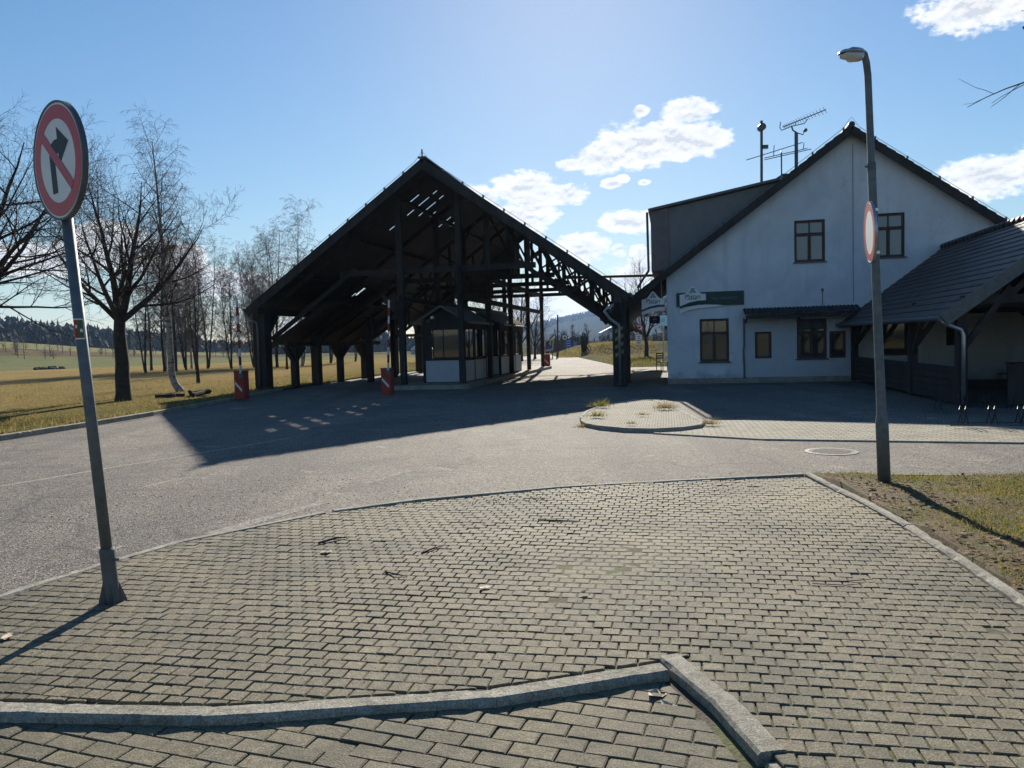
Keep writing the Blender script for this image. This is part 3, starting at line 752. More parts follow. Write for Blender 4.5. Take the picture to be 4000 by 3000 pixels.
for s in (-1, 1):
    for v in (V0 + .03, V1 - .03):
        mb = MB(); cbeam(mb, (s * .0, v, rz(0) - .2), (s * UE, v, rz(UE) - .2), .06, .32); T(mb, 'bargeboard')
    mb = MB()
    for u in (1.4, 3.4, 5.4): cbeam(mb, (s * u, V0 + .05, rz(u) - .14), (s * u, V1 - .05, rz(u) - .14), .10, .12)
    T(mb, 'purlin')
    mb = MB(); cbeam(mb, (s * 6.95, V0, 3.12), (s * 6.95, V1, 3.12), .22, .28); T(mb, 'eaves_beam')
    mb = MB(); mb.tube([cw(s * (UE + .06), V0, rz(UE) - .06), cw(s * (UE + .06), V1, rz(UE) - .06)], .075, 8); T(mb, 'gutter', 'galv_dark')
# posts
def post_part(u, v, z0, z1, w, br=None, name='post'):
    mb = cpost(u, v, z0, z1, w)
    if br:
        for du, dv, zb, zt in br: cbeam(mb, (u, v, zb), (u + du, v + dv, zt), w * .5, w * .55)
    return T(mb, name)
post_part(-6.95, .15, -.05, 3.0, .50, [(0, 1.0, 2.0, 2.98)])
for v in (4.75, 14.7, 19.0): post_part(-6.95, v, -.05, 3.0, .36, [(.8, 0, 2.1, 2.95), (0, .7, 2.2, 2.98), (0, -.7, 2.2, 2.98)])
for v in (2.7, 7.25, 10.2): post_part(-6.95, v, -.05, 1.72, .27, [(0, .62, .98, 1.68), (0, -.62, .98, 1.68), (.45, 0, 1.0, 1.68), (-.45, 0, 1.0, 1.68)])
for v in (.15, 2.4): post_part(7.0, v, -.05, 3.05, .46, [(0, .8, 2.2, 2.98), (0, -.8, 2.2, 2.98)])
for v in (.9, 5.5, 10.1, 14.7, 19.3): post_part(.95, v, .1, rz(.95) - .2, .20, [(0, .55, 3.0, 4.4), (0, -.55, 3.0, 4.4)])
for v in (.78, 5.5, 10.1, 14.7, 19.3): post_part(-1.37, v, .1, rz(1.37) - .2, .22, [(-.75, 0, 2.6, 3.6), (0, .62, 2.2, 3.1), (0, -.62, 2.2, 3.1)])
for u, v in ((-5.15, 6.65), (-5.66, 11.2), (-5.9, 16.2)): post_part(u, v, -.05, 3.0, .26, [(.75, 0, 1.9, 2.75), (0, .6, 2.1, 2.9)])
# lattice trusses
for v in (.9, 5.5, 10.1, 14.7, 19.2):
    mb = MB()
    for s in (-1, 1):
        cbeam(mb, (0, v, rz(0) - .30), (s * 7.1, v, rz(7.1) - .30), .13, .18)
        lc = lambda u: rz(u) - 1.5
        cbeam(mb, (s * 3.2, v, lc(3.2)), (s * 6.95, v, lc(6.95)), .13, .16)
        us = [1.0 + .82 * i for i in range(8)] if s > 0 or v > 9 else []
        for i, (a, b) in enumerate(zip(us, us[1:])):
            p, q = ((a, rz(a) - .38), (b, max(lc(b), 4.45 if b < 3.3 else 0) + .05)) if i % 2 == 0 else ((a, max(lc(a), 4.45 if a < 3.3 else 0) + .05), (b, rz(b) - .38))
            if q[1] > 1.8: cbeam(mb, (s * p[0], v, p[1]), (s * q[0], v, q[1]), .075, .09)
        for a in (3.64, 4.96, 6.0) if us else (): cbeam(mb, (s * a, v, lc(a)), (s * a, v, rz(a) - .35), .10, .12)
        cbeam(mb, (s * .95, v, 4.48), (s * 3.9, v, 4.48), .14, .2)
        for a in (2.1,) if us else (): cbeam(mb, (s * a, v, 4.5), (s * a, v, rz(a) - .35), .1, .12)
    cbeam(mb, (-.95, v, 4.48), (.95, v, 4.48), .14, .2)
    T(mb, 'truss')
mb = MB()
for u, z in ((.95, 3.42), (.95, 4.45), (-1.37, 3.42)): cbeam(mb, (u, .3, z), (u, 19.4, z), .16, .2)
T(mb, 'tie_beam')
mb = MB()  # boarding that closes the far gable above the left lane
for i in range(27):
    u0 = -6.7 + i * .235; z0 = 3.05 if u0 < -4.6 else 4.5 if u0 < -2.6 else 5.7 if u0 < .05 else 6.9
    za, zb = rz(u0) - .3, rz(u0 + .225) - .3
    mb.hexa([cw(u0, 19.42, z0), cw(u0 + .228, 19.42, z0), cw(u0 + .228, 19.45, z0), cw(u0, 19.45, z0), cw(u0, 19.42, za), cw(u0 + .228, 19.42, zb), cw(u0 + .228, 19.45, zb), cw(u0, 19.45, za)])
T(mb, 'gable_boarding')
mb = MB(); cbeam(mb, (-6.95, 14.7, 2.2), (-1.37, 14.7, 2.2), .12, .16); T(mb, 'rail', 'timber_light')
# lower lean-to roof on the left aisle
mb = MB()
lu = lambda u: 1.86 + .62 * (u + 7.75)
mb.hexa([cw(-7.75, 2.1, lu(-7.75) - .06), cw(-5.0, 2.1, lu(-5.0) - .06), cw(-5.0, 12.2, lu(-5.0) - .06), cw(-7.75, 12.2, lu(-7.75) - .06), cw(-7.75, 2.1, lu(-7.75)), cw(-5.0, 2.1, lu(-5.0)), cw(-5.0, 12.2, lu(-5.0)), cw(-7.75, 12.2, lu(-7.75))])
for v in (2.2, 4.2, 6.2, 8.2, 10.2, 12.1): cbeam(mb, (-7.85, v, lu(-7.85) - .14), (-5.0, v, lu(-5.0) - .14), .1, .15)
T(mb, 'lower_roof')
mb = MB(); cbeam(mb, (-6.95, 2.0, 1.82), (-6.95, 12.3, 1.82), .18, .2); T(mb, 'lower_roof_beam')
# right-hand downpipe, hazard panel, lightning conductor
mb = MB(); mb.tube([cw(7.1, -.32, 2.95), cw(6.62, -.34, 2.72), cw(6.52, -.34, 2.62), cw(6.70, -.30, 2.35), cw(7.0, -.16, 2.12), cw(7.02, -.14, 1.9), cw(7.02, -.14, .0)], .055, 10); T(mb, 'downpipe', 'zinc', smooth=True)
mb = MB(); mb.tube([cw(-7.3, -.12, 2.95), cw(-7.25, -.1, 2.8), cw(-7.0, -.12, 2.65), cw(-6.97, -.14, 2.4), cw(-6.97, -.14, .0)], .05, 8); T(mb, 'downpipe', 'galv_dark', smooth=True)
mb = MB()
for i in range(4): mb.hexa([cw(6.86, -.10, 1.0 + i * .28), cw(7.14, -.10, 1.14 + i * .28), cw(7.14, -.09, 1.14 + i * .28), cw(6.86, -.09, 1.0 + i * .28), cw(6.86, -.10, 1.12 + i * .28), cw(7.14, -.10, 1.26 + i * .28), cw(7.14, -.09, 1.26 + i * .28), cw(6.86, -.09, 1.12 + i * .28)])
T(mb, 'hazard_stripes', M('faded_yellow', (.40, .32, .10), (.3, .24, .08), 5, .7))
mb = MB(); pts = [cw(u, V0 + .06, rz(u) + .10) for u in (-7.3, -5.5, -3.6, -1.8, -.3)] + [cw(0, V0 + .06, 8.68)] + [cw(u, V0 + .06, rz(u) + .10) for u in (.3, 1.8, 3.6, 5.5, 7.3)]
mb.tube(pts, .008, 4)
for i in range(-9, 10):
    if i: u = i * .75; mb.box(u - .03, u + .03, V0 + .03, V0 + .09, rz(u), rz(u) + .11, cw)
mb.box(-.02, .02, V0 + .03, V0 + .09, 8.45, 8.75, cw)
T(mb, 'lightning_conductor', 'galv_dark')

# kerbed island with two booths
mb = MB(); slabpoly(mb, [cw(u, v, 0)[:2] for u, v in [(-1.75, .2), (1.15, .2), (1.35, .5), (1.35, 20.2), (1.0, 20.8), (-1.6, 20.8), (-1.75, 20)]], -.2, .09)
struct(mb, 'booth_island', MT['concrete'])
def booth(v0, v1, label, nwin):
    u0, u1 = -1.02, .74
    e = empty('control_booth', cw((u0 + u1) / 2, v0, .09), label, 'booth', 'control booths on the island')
    z0, zs, zt = .09, .98, 2.5
    mb = MB(); mb.box(u0, u1, v0, v0 + .04, z0 + .03, zs, cw); mb.build('white_panel', MT['white_panel'], e)
    for a, b in nwin:
        mb = MB(); mb.box(u1 - .04, u1, a, b, z0 + .03, zs - .03, cw); mb.build('white_panel', MT['white_panel'], e)
    mb = MB(); mb.box(u0 + .05, u1 - .05, v0 + .05, v1 - .05, z0, zs + .02, cw)
    for u in (u0 + .06, u1 - .06):
        for v in [v0 + .06, v1 - .06] + [x for ab in nwin for x in ab]: mb.box(u - .06, u + .06, v - .06, v + .06, z0, zt, cw)
    mb.box(u0, u1, v0, v1, 2.26, 2.55, cw)
    # gable infill
    um = (u0 + u1) / 2
    for v in (v0, v1 - .03): mb.prism([(u0, 2.55), (u1, 2.55), (um, 3.02)], lambda a, b, d: cw(a, d, b), v, v + .03)
    mb.box(u0, u1, v0 - .03, v0 + .05, zs, zs + .07, cw)
    mb.box(u0 + .05, u0 + .4, v0 + .005, v0 + .04, zs + .07, 2.26, cw)
    mb.box(um - .015, um + .015, v0 - .005, v0 + .03, zs + .07, 2.26, cw)
    mb.build('wall', MT['timber'], e)
    wv = [(u0 + .42, u1 - .14)]
    for a, b in wv:
        fr = MB()
        for x in (a, b - .05): fr.box(x, x + .05, v0, v0 + .05, zs + .07, 2.26, cw)
        fr.box(a, b, v0 + .002, v0 + .048, 2.2, 2.26, cw); fr.box(a, b, v0 + .002, v0 + .048, zs + .07, zs + .12, cw); f_ = fr.build('window', MT['timber'], e)
        p = MB(); p.box(a + .05, b - .05, v0 + .02, v0 + .03, zs + .07, 2.2, cw); p.build('pane', MT['pane_booth'], f_)
    for a, b in nwin:
        fr = MB()
        for x in (a + .06, (a + b) / 2 - .025, b - .11): fr.box(u1 - .05, u1, x, x + .05, zs + .05, 2.26, cw)
        fr.box(u1 - .048, u1 - .002, a + .06, b - .06, zs + .05, zs + .1, cw); fr.box(u1 - .048, u1 - .002, a + .06, b - .06, 2.2, 2.26, cw)
        f_ = fr.build('window', MT['timber'], e)
        p = MB(); p.box(u1 - .03, u1 - .02, a + .06, b - .06, zs + .05, 2.24, cw); p.build('pane', MT['pane_booth'], f_)
    # seamed metal roof
    um = (u0 + u1) / 2; ov = .28; he = 2.48; hr = 3.14
    mb = MB()
    for s in (-1, 1):
        ue = um + s * ((u1 - u0) / 2 + ov)
        a = [cw(um, v0 - .3, hr), cw(ue, v0 - .3, he), cw(ue, v1 + .3, he), cw(um, v1 + .3, hr)]
        mb.hexa([(p[0], p[1], p[2] - .05) for p in a] + a)
        v = v0 - .28
        while v < v1 + .3:
            mb.beam(cw(um, v, hr + .015), cw(ue, v, he + .015), .035, .05); v += .45
    mb.build('roof', MT['roof_metal'], e)
    return e
MT['pane_booth'] = mat_glass('booth_pane', (.06, .055, .045), .03)
booth(2.1, 5.7, 'nearer dark timber booth with white base panels on the kerbed island', [(2.15, 3.6), (3.7, 5.6)])
booth(8.6, 13.6, 'farther dark timber booth, sunlit seamed roof, behind the first booth', [(8.65, 10.4), (10.5, 12.0), (12.1, 13.5)])
mb = MB(); p0 = cw(-.45, 1.72, 2.66); mb.tube([cw(-.7, 1.75, 2.52), cw(-.45, 1.70, 2.68)], .02, 6); mb.box(-.5, -.38, 1.64, 1.78, 2.64, 2.74, cw)
tag(mb.build('floodlight', MT['zinc'], origin=p0), 'small bright metal floodlight on an arm at the nearer booth gable', 'lamp')

# ------------------------------------------------------------------ barriers
def barrier(x, y, zb, h, arm, label, tilt, side):
    e = empty('road_barrier', (x, y, zb), label, 'barrier', 'raised road barriers')
    f = lambda a, b, z: (x + .978 * a + .208 * b, y - .208 * a + .978 * b, zb + z)
    mb = MB(); mb.box(-.18, .18, -.16, .16, 0, h, f); mb.build('cabinet', MT['red'], e, bevel=.015)
    mb = MB(); mb.box(-.19, .19, -.17, .17, h, h + .03, f); mb.build('lid', MT['red'], e)
    mb = MB(); mb.prism([(-.14, .56), (.10, .30), (.10, .20), (-.14, .46)], lambda a, b, d: f(a, d, b + .05 * h), -.166, -.162); mb.build('white_flash', MT['white_paint'], e)
    n = 9; bands = []; mw = MB(); bx, bz = side * .12, h - .05
    for i in range(n):
        t0, t1 = i / n, (i + 1) / n
        p = f(bx + tilt * arm * t0, -.22, bz + arm * t0); q = f(bx + tilt * arm * t1, -.22, bz + arm * t1)
        if i % 2: bands.append((p, q))
    mw.beam(f(bx, -.22, bz), f(bx + tilt * arm, -.22, bz + arm), .085, .04)
    a_ = mw.build('arm', MT['white_paint'], e)
    for p, q in bands: MB().beam(p, q, .092, .048).build('red_band', MT['red'], a_)
    mb = MB(); mb.box(bx - .07, bx + .07, -.24, -.15, h - .2, h, f); mb.build('hinge', MT['galv_dark'], e)
    for k in (.22, .5, .78): MB().beam(f(bx + tilt * arm * k, -.25, bz + arm * k - .03), f(bx + tilt * arm * k, -.25, bz + arm * k + .03), .11, .03).build('clamp', MT['galv_dark'], a_)
    return e
barrier(-9.0, 25.6, -.02, .92, 2.45, 'red barrier cabinet with raised striped arm beside the meadow', -.01, 1)
barrier(-4.3, 26.6, ZR, .90, 2.40, 'red barrier cabinet with raised striped arm between two canopy posts', .05, 1)
barrier(2.3, 49.4, ZR, .88, 2.75, 'small far red barrier with raised arm beyond the booths', -.02, -1)

# ------------------------------------------------------------------ house
def hw(s, t, z): return (5.72 + .978 * s + .208 * t, 28.14 - .208 * s + .978 * t, z)
def hz_(s): return 8.67 - .735 * abs(s - 6.25)
hs = empty('house', hw(6, 0, 0), 'white rendered two-storey gabled house with brown windows', 'house')
SW, TD = 12.5, 11.5
WIN = [(4.42, 5.44, 4.15, 5.60, 'up'), (6.98, 8.0, 4.18, 5.68, 'up'), (1.15, 2.17, .72, 2.27, 'gr'), (3.06, 3.63, .80, 1.75, 'dk'), (4.48, 5.48, .76, 2.16, 'cu'), (5.56, 6.11, .76, 1.70, 'dk'), (7.1, 8.1, .8, 2.1, 'dk'), (9.3, 9.75, 1.1, 1.75, 'dk')]
import bmesh
def facade(outline, holes_, f, d):
    bm = bmesh.new(); es = []
    for loop in [outline] + holes_:
        vs = [bm.verts.new(f(a, d, b)) for a, b in loop]
        es += [bm.edges.new((vs[i], vs[(i + 1) % len(vs)])) for i in range(len(vs))]
    bmesh.ops.triangle_fill(bm, use_beauty=True, edges=es, use_dissolve=False)
    mb = MB(); bm.verts.ensure_lookup_table(); bm.verts.index_update()
    mb.add([v.co[:] for v in bm.verts], [tuple(v.index for v in fc.verts) for fc in bm.faces]); bm.free(); return mb
zl = hz_(0) - .2; zr2 = hz_(SW) - .2
mb = facade([(0, -.07), (SW, -.07), (SW, zr2), (6.25, 8.47), (0, zl)], [[(a, c), (b, c), (b, d), (a, d)] for a, b, c, d, _ in WIN], hw, 0)
for a, b, c, d, _ in WIN:  # reveals
    for (p, q) in (((a, c), (b, c)), ((b, c), (b, d)), ((b, d), (a, d)), ((a, d), (a, c))):
        mb.add([hw(p[0], 0, p[1]), hw(q[0], 0, q[1]), hw(q[0], .14, q[1]), hw(p[0], .14, p[1])], [(0, 1, 2, 3)])
mb.add([hw(0, 0, -.07), hw(0, TD, -.07), hw(0, TD, zl), hw(0, 0, zl)], [(0, 1, 2, 3)])
mb.add([hw(SW, 0, -.07), hw(SW, TD, -.07), hw(SW, TD, zr2), hw(SW, 0, zr2)], [(0, 1, 2, 3)])
mb.add([hw(0, TD, -.07), hw(SW, TD, -.07), hw(SW, TD, zr2), hw(6.25, TD, 8.47), hw(0, TD, zl)], [(0, 1, 2, 3, 4)])
mb.build('wall', MT['plaster'], hs)
mb = MB(); mb.box(-.02, 6.35, -.025, -.003, -.06, .13, hw); mb.build('plinth', MT['concrete'], hs)
mb = MB(); mb.box(2.72, 6.4, -.012, -.003, .14, 2.28, hw)
# keep the panel clear of the openings
pan = MB()
for a0, a1, c0_, c1_ in [(2.72, 3.06, .14, 2.2), (3.06, 3.63, .14, .80), (3.06, 3.63, 1.75, 2.2), (3.63, 4.48, .14, 2.2), (4.48, 5.48, .14, .76), (5.48, 5.56, .14, 2.2), (5.56, 6.11, .14, .76), (5.56, 6.11, 1.70, 2.2), (6.11, 6.4, .14, 2.2)]:
    pan.box(a0, a1, -.012, -.004, c0_, c1_, hw)
pan.build('wall_panel', MT['white_panel'], hs)
for a, b, c, d, k in WIN:
    fw = .085; m = (a + b) / 2
    fr = MB(); t0, t1 = .05, .12
    fr.box(a, a + fw, t0, t1, c, d, hw); fr.box(b - fw, b, t0, t1, c, d, hw); fr.box(a + fw, b - fw, t0, t1, c, c + fw, hw); fr.box(a + fw, b - fw, t0, t1, d - fw, d, hw)
    if k != 'dk':
        zt = c + (d - c) * .66
        fr.box(a + fw, b - fw, t0 - .01, t1, zt - .055, zt + .055, hw); fr.box(m - .05, m + .05, t0 - .005, t1, c + fw, zt - .055, hw); fr.box(m - .02, m + .02, t0, t1, zt + .055, d - fw, hw)
    f_ = fr.build('window', MT['frame_brown'], hs)
    p = MB(); p.box(a + fw * .5, b - fw * .5, .088, .10, c + fw * .5, d - fw * .5, hw); p.build('pane', MT['pane_light' if k == 'up' else 'pane'], f_)
    if k in ('up', 'gr', 'cu'):
        sl_ = MB(); sl_.box(a - .05, b + .05, -.06, .05, c - .045, c - .003, hw); sl_.build('sill', MT['frame_brown'] if k != 'up' else MT['galv_dark'], f_)
# curtain figures behind the ground floor panes are pale cloth strips hung outside-in
# roof
def tile_slope(f, s_r, z_r, s_e, z_e, ta, tb, n, th=.03):
    mb = MB(); rg = random.Random(int(abs(s_e) * 100)); nc = max(1, round((tb - ta) / .3))
    for i in range(n):
        a, b = i / n, (i + 1) / n
        sa, sb = s_r + (s_e - s_r) * a, s_r + (s_e - s_r) * b; za, zb = z_r + (z_e - z_r) * a, z_r + (z_e - z_r) * b
        for c_ in range(nc):
            t0 = ta + (tb - ta) * c_ / nc; t1 = ta + (tb - ta) * (c_ + 1) / nc - .006; j, j2 = rg.gauss(0, .004), rg.gauss(0, .004)
            mb.hexa([f(sa, t0, za - th), f(sb, t0, zb - th), f(sb, t1, zb - th), f(sa, t1, za - th), f(sa, t0, za), f(sb, t0, zb + th * 1.1 + j), f(sb, t1, zb + th * 1.1 + j2), f(sa, t1, za)])
    return mb
tile_slope(hw, 6.25, 8.67, -2.28, hz_(-2.28), -.34, TD + .3, 30).build('roof', MT['tile'], hs)
tile_slope(hw, 6.25, 8.67, 13.2, hz_(13.2), -.34, TD + .3, 25).build('roof', MT['tile'], hs)
mb = MB(); mb.tube([hw(6.25, -.36, 8.68), hw(6.25, TD + .3, 8.68)], .11, 8); mb.build('ridge_tiles', MT['tile'], hs)
for se in (-2.28, 13.2):
    mb = MB(); mb.beam(hw(6.25, -.32, 8.50), hw(se, -.32, hz_(se) - .15), .05, .24); mb.build('bargeboard', MT['timber'], hs)
    mb = MB(); a = [hw(6.25, -.30, 8.55), hw(se, -.30, hz_(se) - .12), hw(se, TD + .2, hz_(se) - .12), hw(6.25, TD + .2, 8.55)]
    mb.hexa([(p[0], p[1], p[2] - .03) for p in a] + a); mb.build('soffit', MT['soffit'], hs)
mb = MB(); mb.beam(hw(-2.1, -.2, 2.34), hw(-2.1, TD, 2.34), .12, .14)
mb.build('porch_beam', MT['timber'], hs)
mb = MB(); mb.tube([hw(-2.36, -.3, hz_(-2.28) - .02), hw(-2.36, TD, hz_(-2.28) - .02)], .07, 8); mb.build('gutter', MT['galv_dark'], hs)
# wide dormer on the left slope
mb = MB(); dz = lambda s: 6.36 + .175 * (s + .78)
def dpoly(P, t0, t1): mb.prism(P, lambda a, b, d: hw(a, d, b), t0, t1)
dpoly([(.12, 3.9), (.12, dz(.12) - .12), (6.0, dz(6.0) - .12), (6.0, 8.2), (5.2, 7.6)], .5, 9.0)
mb.build('dormer_wall', M('dormer_render', (.2, .205, .205), (.16, .165, .165), 3, .9), hs)
mb = MB(); dpoly([(-.54, 4.12), (-.54, dz(-.54) - .1), (.115, dz(.115) - .1), (.115, 4.12)], .46, 9.04); mb.build('dormer_bay', M('bay_board', (.20, .165, .165), (.16, .13, .13), 4, .8), hs)
mb = MB(); a = [hw(-.62, .3, dz(-.62)), hw(6.3, .3, dz(6.3)), hw(6.3, 9.2, dz(6.3)), hw(-.62, 9.2, dz(-.62))]
mb.hexa([(p[0], p[1], p[2] - .09) for p in a] + a); mb.build('dormer_roof', MT['roof_metal'], hs)
mb = MB(); mb.tube([hw(-.66, .3, 6.25), hw(-.64, .3, 4.3), hw(-.64, .3, 4.12), hw(-.8, .3, 3.9), hw(-1.05, .3, 3.5)], .045, 8); mb.build('downpipe', MT['galv_dark'], hs, smooth=True)
mb = MB(); mb.tube([hw(-.5, 1.2, 4.02), hw(-3.9, 1.2, 4.08)], .055, 8); mb.build('drain_pipe', MT['frame_brown'], hs)
# corrugated awning and small fittings
mb = MB(); n = 60
for i in range(n):
    s0, s1 = 2.66 + (6.5 - 2.66) * i / n, 2.66 + (6.5 - 2.66) * (i + 1) / n
    z0, z1 = (.018 if i % 2 else -.018), (-.018 if i % 2 else .018)
    mb.add([hw(s0, -.01, 2.60 + z0), hw(s1, -.01, 2.60 + z1), hw(s1, -.75, 2.36 + z1), hw(s0, -.75, 2.36 + z0)], [(0, 1, 2, 3)])
mb.box(2.7, 6.46, -.72, -.66, 2.2, 2.335, hw)
for s in (2.75, 4.5, 6.4): mb.beam(hw(s, -.02, 2.1), hw(s, -.68, 2.27), .05, .06)
mb.build('awning', MT['timber'], hs)
mb = MB(); mb.tube([hw(2.68, -.05, 2.25), hw(2.68, -.05, 1.3), hw(2.66, -.05, 1.1), hw(2.69, -.05, .1)], .03, 6); mb.build('downpipe', MT['galv_dark'], hs)
mb = MB(); mb.tube([hw(6.36, -.05, 1.5), hw(6.36, -.05, .05)], .035, 6); mb.build('downpipe', MT['galv_dark'], hs)
mb = MB(); mb.box(5.3, 5.38, -.03, -.003, 3.1, 3.2, hw); mb.tube([hw(5.34, -.015, 3.1), hw(5.34, -.015, 2.62)], .012, 4); mb.tube([hw(6.35, -.012, 8.1), hw(6.35, -.012, 2.7)], .008, 4); mb.build('cable', MT['galv_dark'], hs)
mb = MB(); pts = [hw(s, -.28, hz_(s) + .11) for s in (-2.2, 0, 2, 4, 6.0)] + [hw(6.25, -.28, 8.95)] + [hw(s, -.28, hz_(s) + .11) for s in (6.5, 8.5, 10.5, 13)]
mb.tube(pts, .008, 4)
for i in range(-2, 14): mb.box(i - .03, i + .03, -.31, -.25, hz_(i), hz_(i) + .12, hw)
mb.build('lightning_conductor', MT['galv_dark'], hs)

# pub signs
def platan(e, f, wd, ht):
    """arched emblem board: f(a,b,d) with a in 0..wd, b in 0..ht"""
    A = []
    for i in range(25):
        t = i / 24; x = wd * t
        y = ht * (.62 + .36 * math.exp(-((t - .5) / .2) ** 2) + .02)
        A.append((x, y))
    mb = MB(); mb.prism([(0, ht * .12), (wd * .35, ht * .24), (wd * .7, ht * .31), (wd, ht * .33)] + list(reversed(A)), f, 0, .03); mb.build('emblem_board', MT['white_sign'], e)
    mb = MB(); mb.prism([(0, ht * .07), (wd * .35, ht * .20), (wd * .7, ht * .27), (wd, ht * .29), (wd, ht * .37), (wd * .7, ht * .37), (wd * .35, ht * .30), (0, ht * .15)], f, .031, .035); mb.build('dark_swoosh', MT['green_dark'], e)
    mb = MB()
    for dx, dy, r_ in ((0, .80, .07), (-.07, .74, .06), (.07, .74, .06), (-.03, .86, .05), (.04, .87, .045)):
        mb.prism([(wd * .5 + wd * (dx + r_ * math.cos(t * .63)), ht * (dy + r_ * .9 * math.sin(t * .63))) for t in range(10)], f, .031 + .0002 * dx, .034 + .001 * abs(dx))
    mb.build('tree_emblem', M('faded_green', (.22, .34, .30), (.2, .3, .27), 4, .6), e)
    text('lettering', 'Platan', ht * .27, lambda a, b, d: f(wd * .5 + a, ht * .54 + b, .032 + d), MT['green_dark'], e, .002, .001)
    mb = MB(); mb.prism([(wd * .28, ht * .415), (wd * .66, ht * .425), (wd * .66, ht * .445), (wd * .28, ht * .435)], f, .031, .034); mb.build('rule', MT['green_dark'], e)
fs = lambda a, b, d: hw(a, -.02 - d, b)
e = empty('pub_sign', hw(.4, -.03, 2.7), 'long dark sign board with arched emblem lettered Platan on the white facade', 'sign')
mb = MB(); mb.box(.34, 2.70, -.05, -.02, 2.74, 3.24, hw); mb.build('board', MT['green_dark'], e)
platan(e, lambda a, b, d: hw(.46 + a, -.055 - d, 2.62 + b), .92, .86)
mb = MB(); mb.prism([(.46, 2.48), (.75, 2.60), (1.1, 2.66), (1.5, 2.68), (1.8, 2.70), (2.05, 2.72), (1.8, 2.765), (1.4, 2.785), (1.1, 2.78), (.75, 2.73), (.46, 2.63)], lambda a, b, d: hw(a, -.055 - d, b), 0, .02); mb.build('white_swoosh', MT['white_sign'], e)
text('lettering', 'NA HRANICI', .15, lambda a, b, d: hw(2.02 + a, -.052 - d, 2.99 + b), M('faded_lettering', (.16, .2, .2), (.13, .16, .17), 5, .6), e, .002)
e = empty('hanging_sign', hw(-.5, -.1, 2.55), 'white arched sign lettered Platan hanging under the house eave', 'sign')
platan(e, lambda a, b, d: hw(-.90 + a, -.12 - d, 2.55 + b), .82, .78)
mb = MB(); mb.prism([(-.90, 2.47), (-.6, 2.57), (-.3, 2.62), (-.08, 2.62), (-.08, 2.74), (-.3, 2.74), (-.6, 2.70), (-.90, 2.60)], lambda a, b, d: hw(a, -.12 - d, b), 0, .02); mb.build('white_swoosh', MT['white_sign'], e)
mb = MB(); mb.box(-.78, -.74, -.13, -.1, 3.2, 3.32, hw); mb.box(-.2, -.16, -.13, -.1, 3.05, 3.72, hw); mb.build('bracket', MT['galv_dark'], e)
e = empty('soft_drink_sign', (6.73, 36, 2.35), 'blue light box with a red, white and blue round emblem', 'sign')
fp = lambda a, b, d: (6.73 + .978 * a - .208 * d * 0, 36 - .208 * a - d, 2.51 + b)
mb = MB(); mb.box(-.24, .24, -.06, .06, -.19, .15, lambda a, b, z: fp(a, z, -b)); mb.build('light_box', MT['blue_sign'], e)
mb = MB(); mb.box(-.25, .25, -.07, .07, .15, .175, lambda a, b, z: fp(a, z, -b)); mb.box(-.2, -.17, -.02, .02, .175, .75, lambda a, b, z: fp(a, z, -b)); mb.box(.17, .2, -.02, .02, .175, .75, lambda a, b, z: fp(a, z, -b)); mb.build('bracket', MT['chrome'], e)
def circ(r_, n=28, a0=0, a1=2 * math.pi): return [(r_ * math.cos(a0 + (a1 - a0) * i / n), r_ * math.sin(a0 + (a1 - a0) * i / n)) for i in range(n + (0 if abs(a1 - a0) > 6 else 1))]
fe = lambda a, b, d: fp(a + .0, b, .062 + d)
mb = MB(); mb.prism(circ(.095), fe, 0, .004); em = mb.build('emblem', MT['white_sign'], e)
mb = MB(); mb.prism(circ(.085, 20, .25, math.pi + .1) + [(-.03, .03)], fe, .0045, .007); mb.build('emblem_top', MT['red_sign'], em)
mb = MB(); mb.prism(circ(.085, 20, math.pi + .35, 2 * math.pi - .25) + [(.03, -.03)], fe, .0045, .007); mb.build('emblem_bottom', MT['blue_sign'], em)
e = empty('information_board', (10.12, 51, 0), 'pale blue square board on a thin post beyond the house corner', 'sign')
mb = MB(); mb.box(9.80, 10.42, 50.98, 51.0, 2.45, 3.15); mb.build('board', MT['pale_blue'], e)
mb = MB(); mb.prism([(-.16, .02), (-.05, .16), (.06, .10), (.15, .17), (.12, -.02), (.02, -.15), (-.1, -.1)], lambda a, b, d: (10.1 + a, 50.975 - d, 2.82 + b), 0, .004); mb.build('map_print', M('pale_green_print', (.16, .38, .42), (.13, .3, .36), 5, .5), e)
mb = MB(); mb.tube([(10.12, 51.03, 0), (10.12, 51.03, 3.1)], .04, 8); mb.build('post', MT['zinc'], e)

# roof-top masts
def thing(mb, name, mat, org, label, cat, group=None, **k): return tag(mb.build(name, mat, origin=org, **k), label, cat, group)
e = empty('vent_mast', (10.15, 31, 7.3), 'slim mast with a round drum at its top on the house roof', 'mast')
mb = MB(); mb.tube([(10.15, 31, 7.0), (10.18, 31, 10.12)], .055, 8); mb.build('pole', MT['galv_dark'], e)
mb = MB(); mb.tube([(10.18, 30.86, 9.86), (10.18, 31.14, 9.86)], .14, 20); mb.build('drum', MT['galv_dark'], e)
mb = MB(); mb.box(10.2, 10.42, 30.93, 31.07, 9.02, 9.16); mb.build('fitting', MT['galv_dark'], e)
mb = MB(); mb.box(10.05, 10.3, 30.95, 31.05, 7.62, 7.7); mb.build('clamp', MT['galv_dark'], e)
e = empty('television_aerial', (11.17, 30, 8.0), 'television aerial with many short rods on a mast above the house roof', 'aerial')
mb = MB(); mb.tube([(11.17, 30, 7.6), (11.18, 30, 9.36)], .07, 8); mb.build('mast', MT['galv_dark'], e)
mb = MB(); A0, A1 = Vector((10.66, 30, 9.58)), Vector((12.25, 29.8, 10.14)); mb.tube([A0, A1], .02, 6)
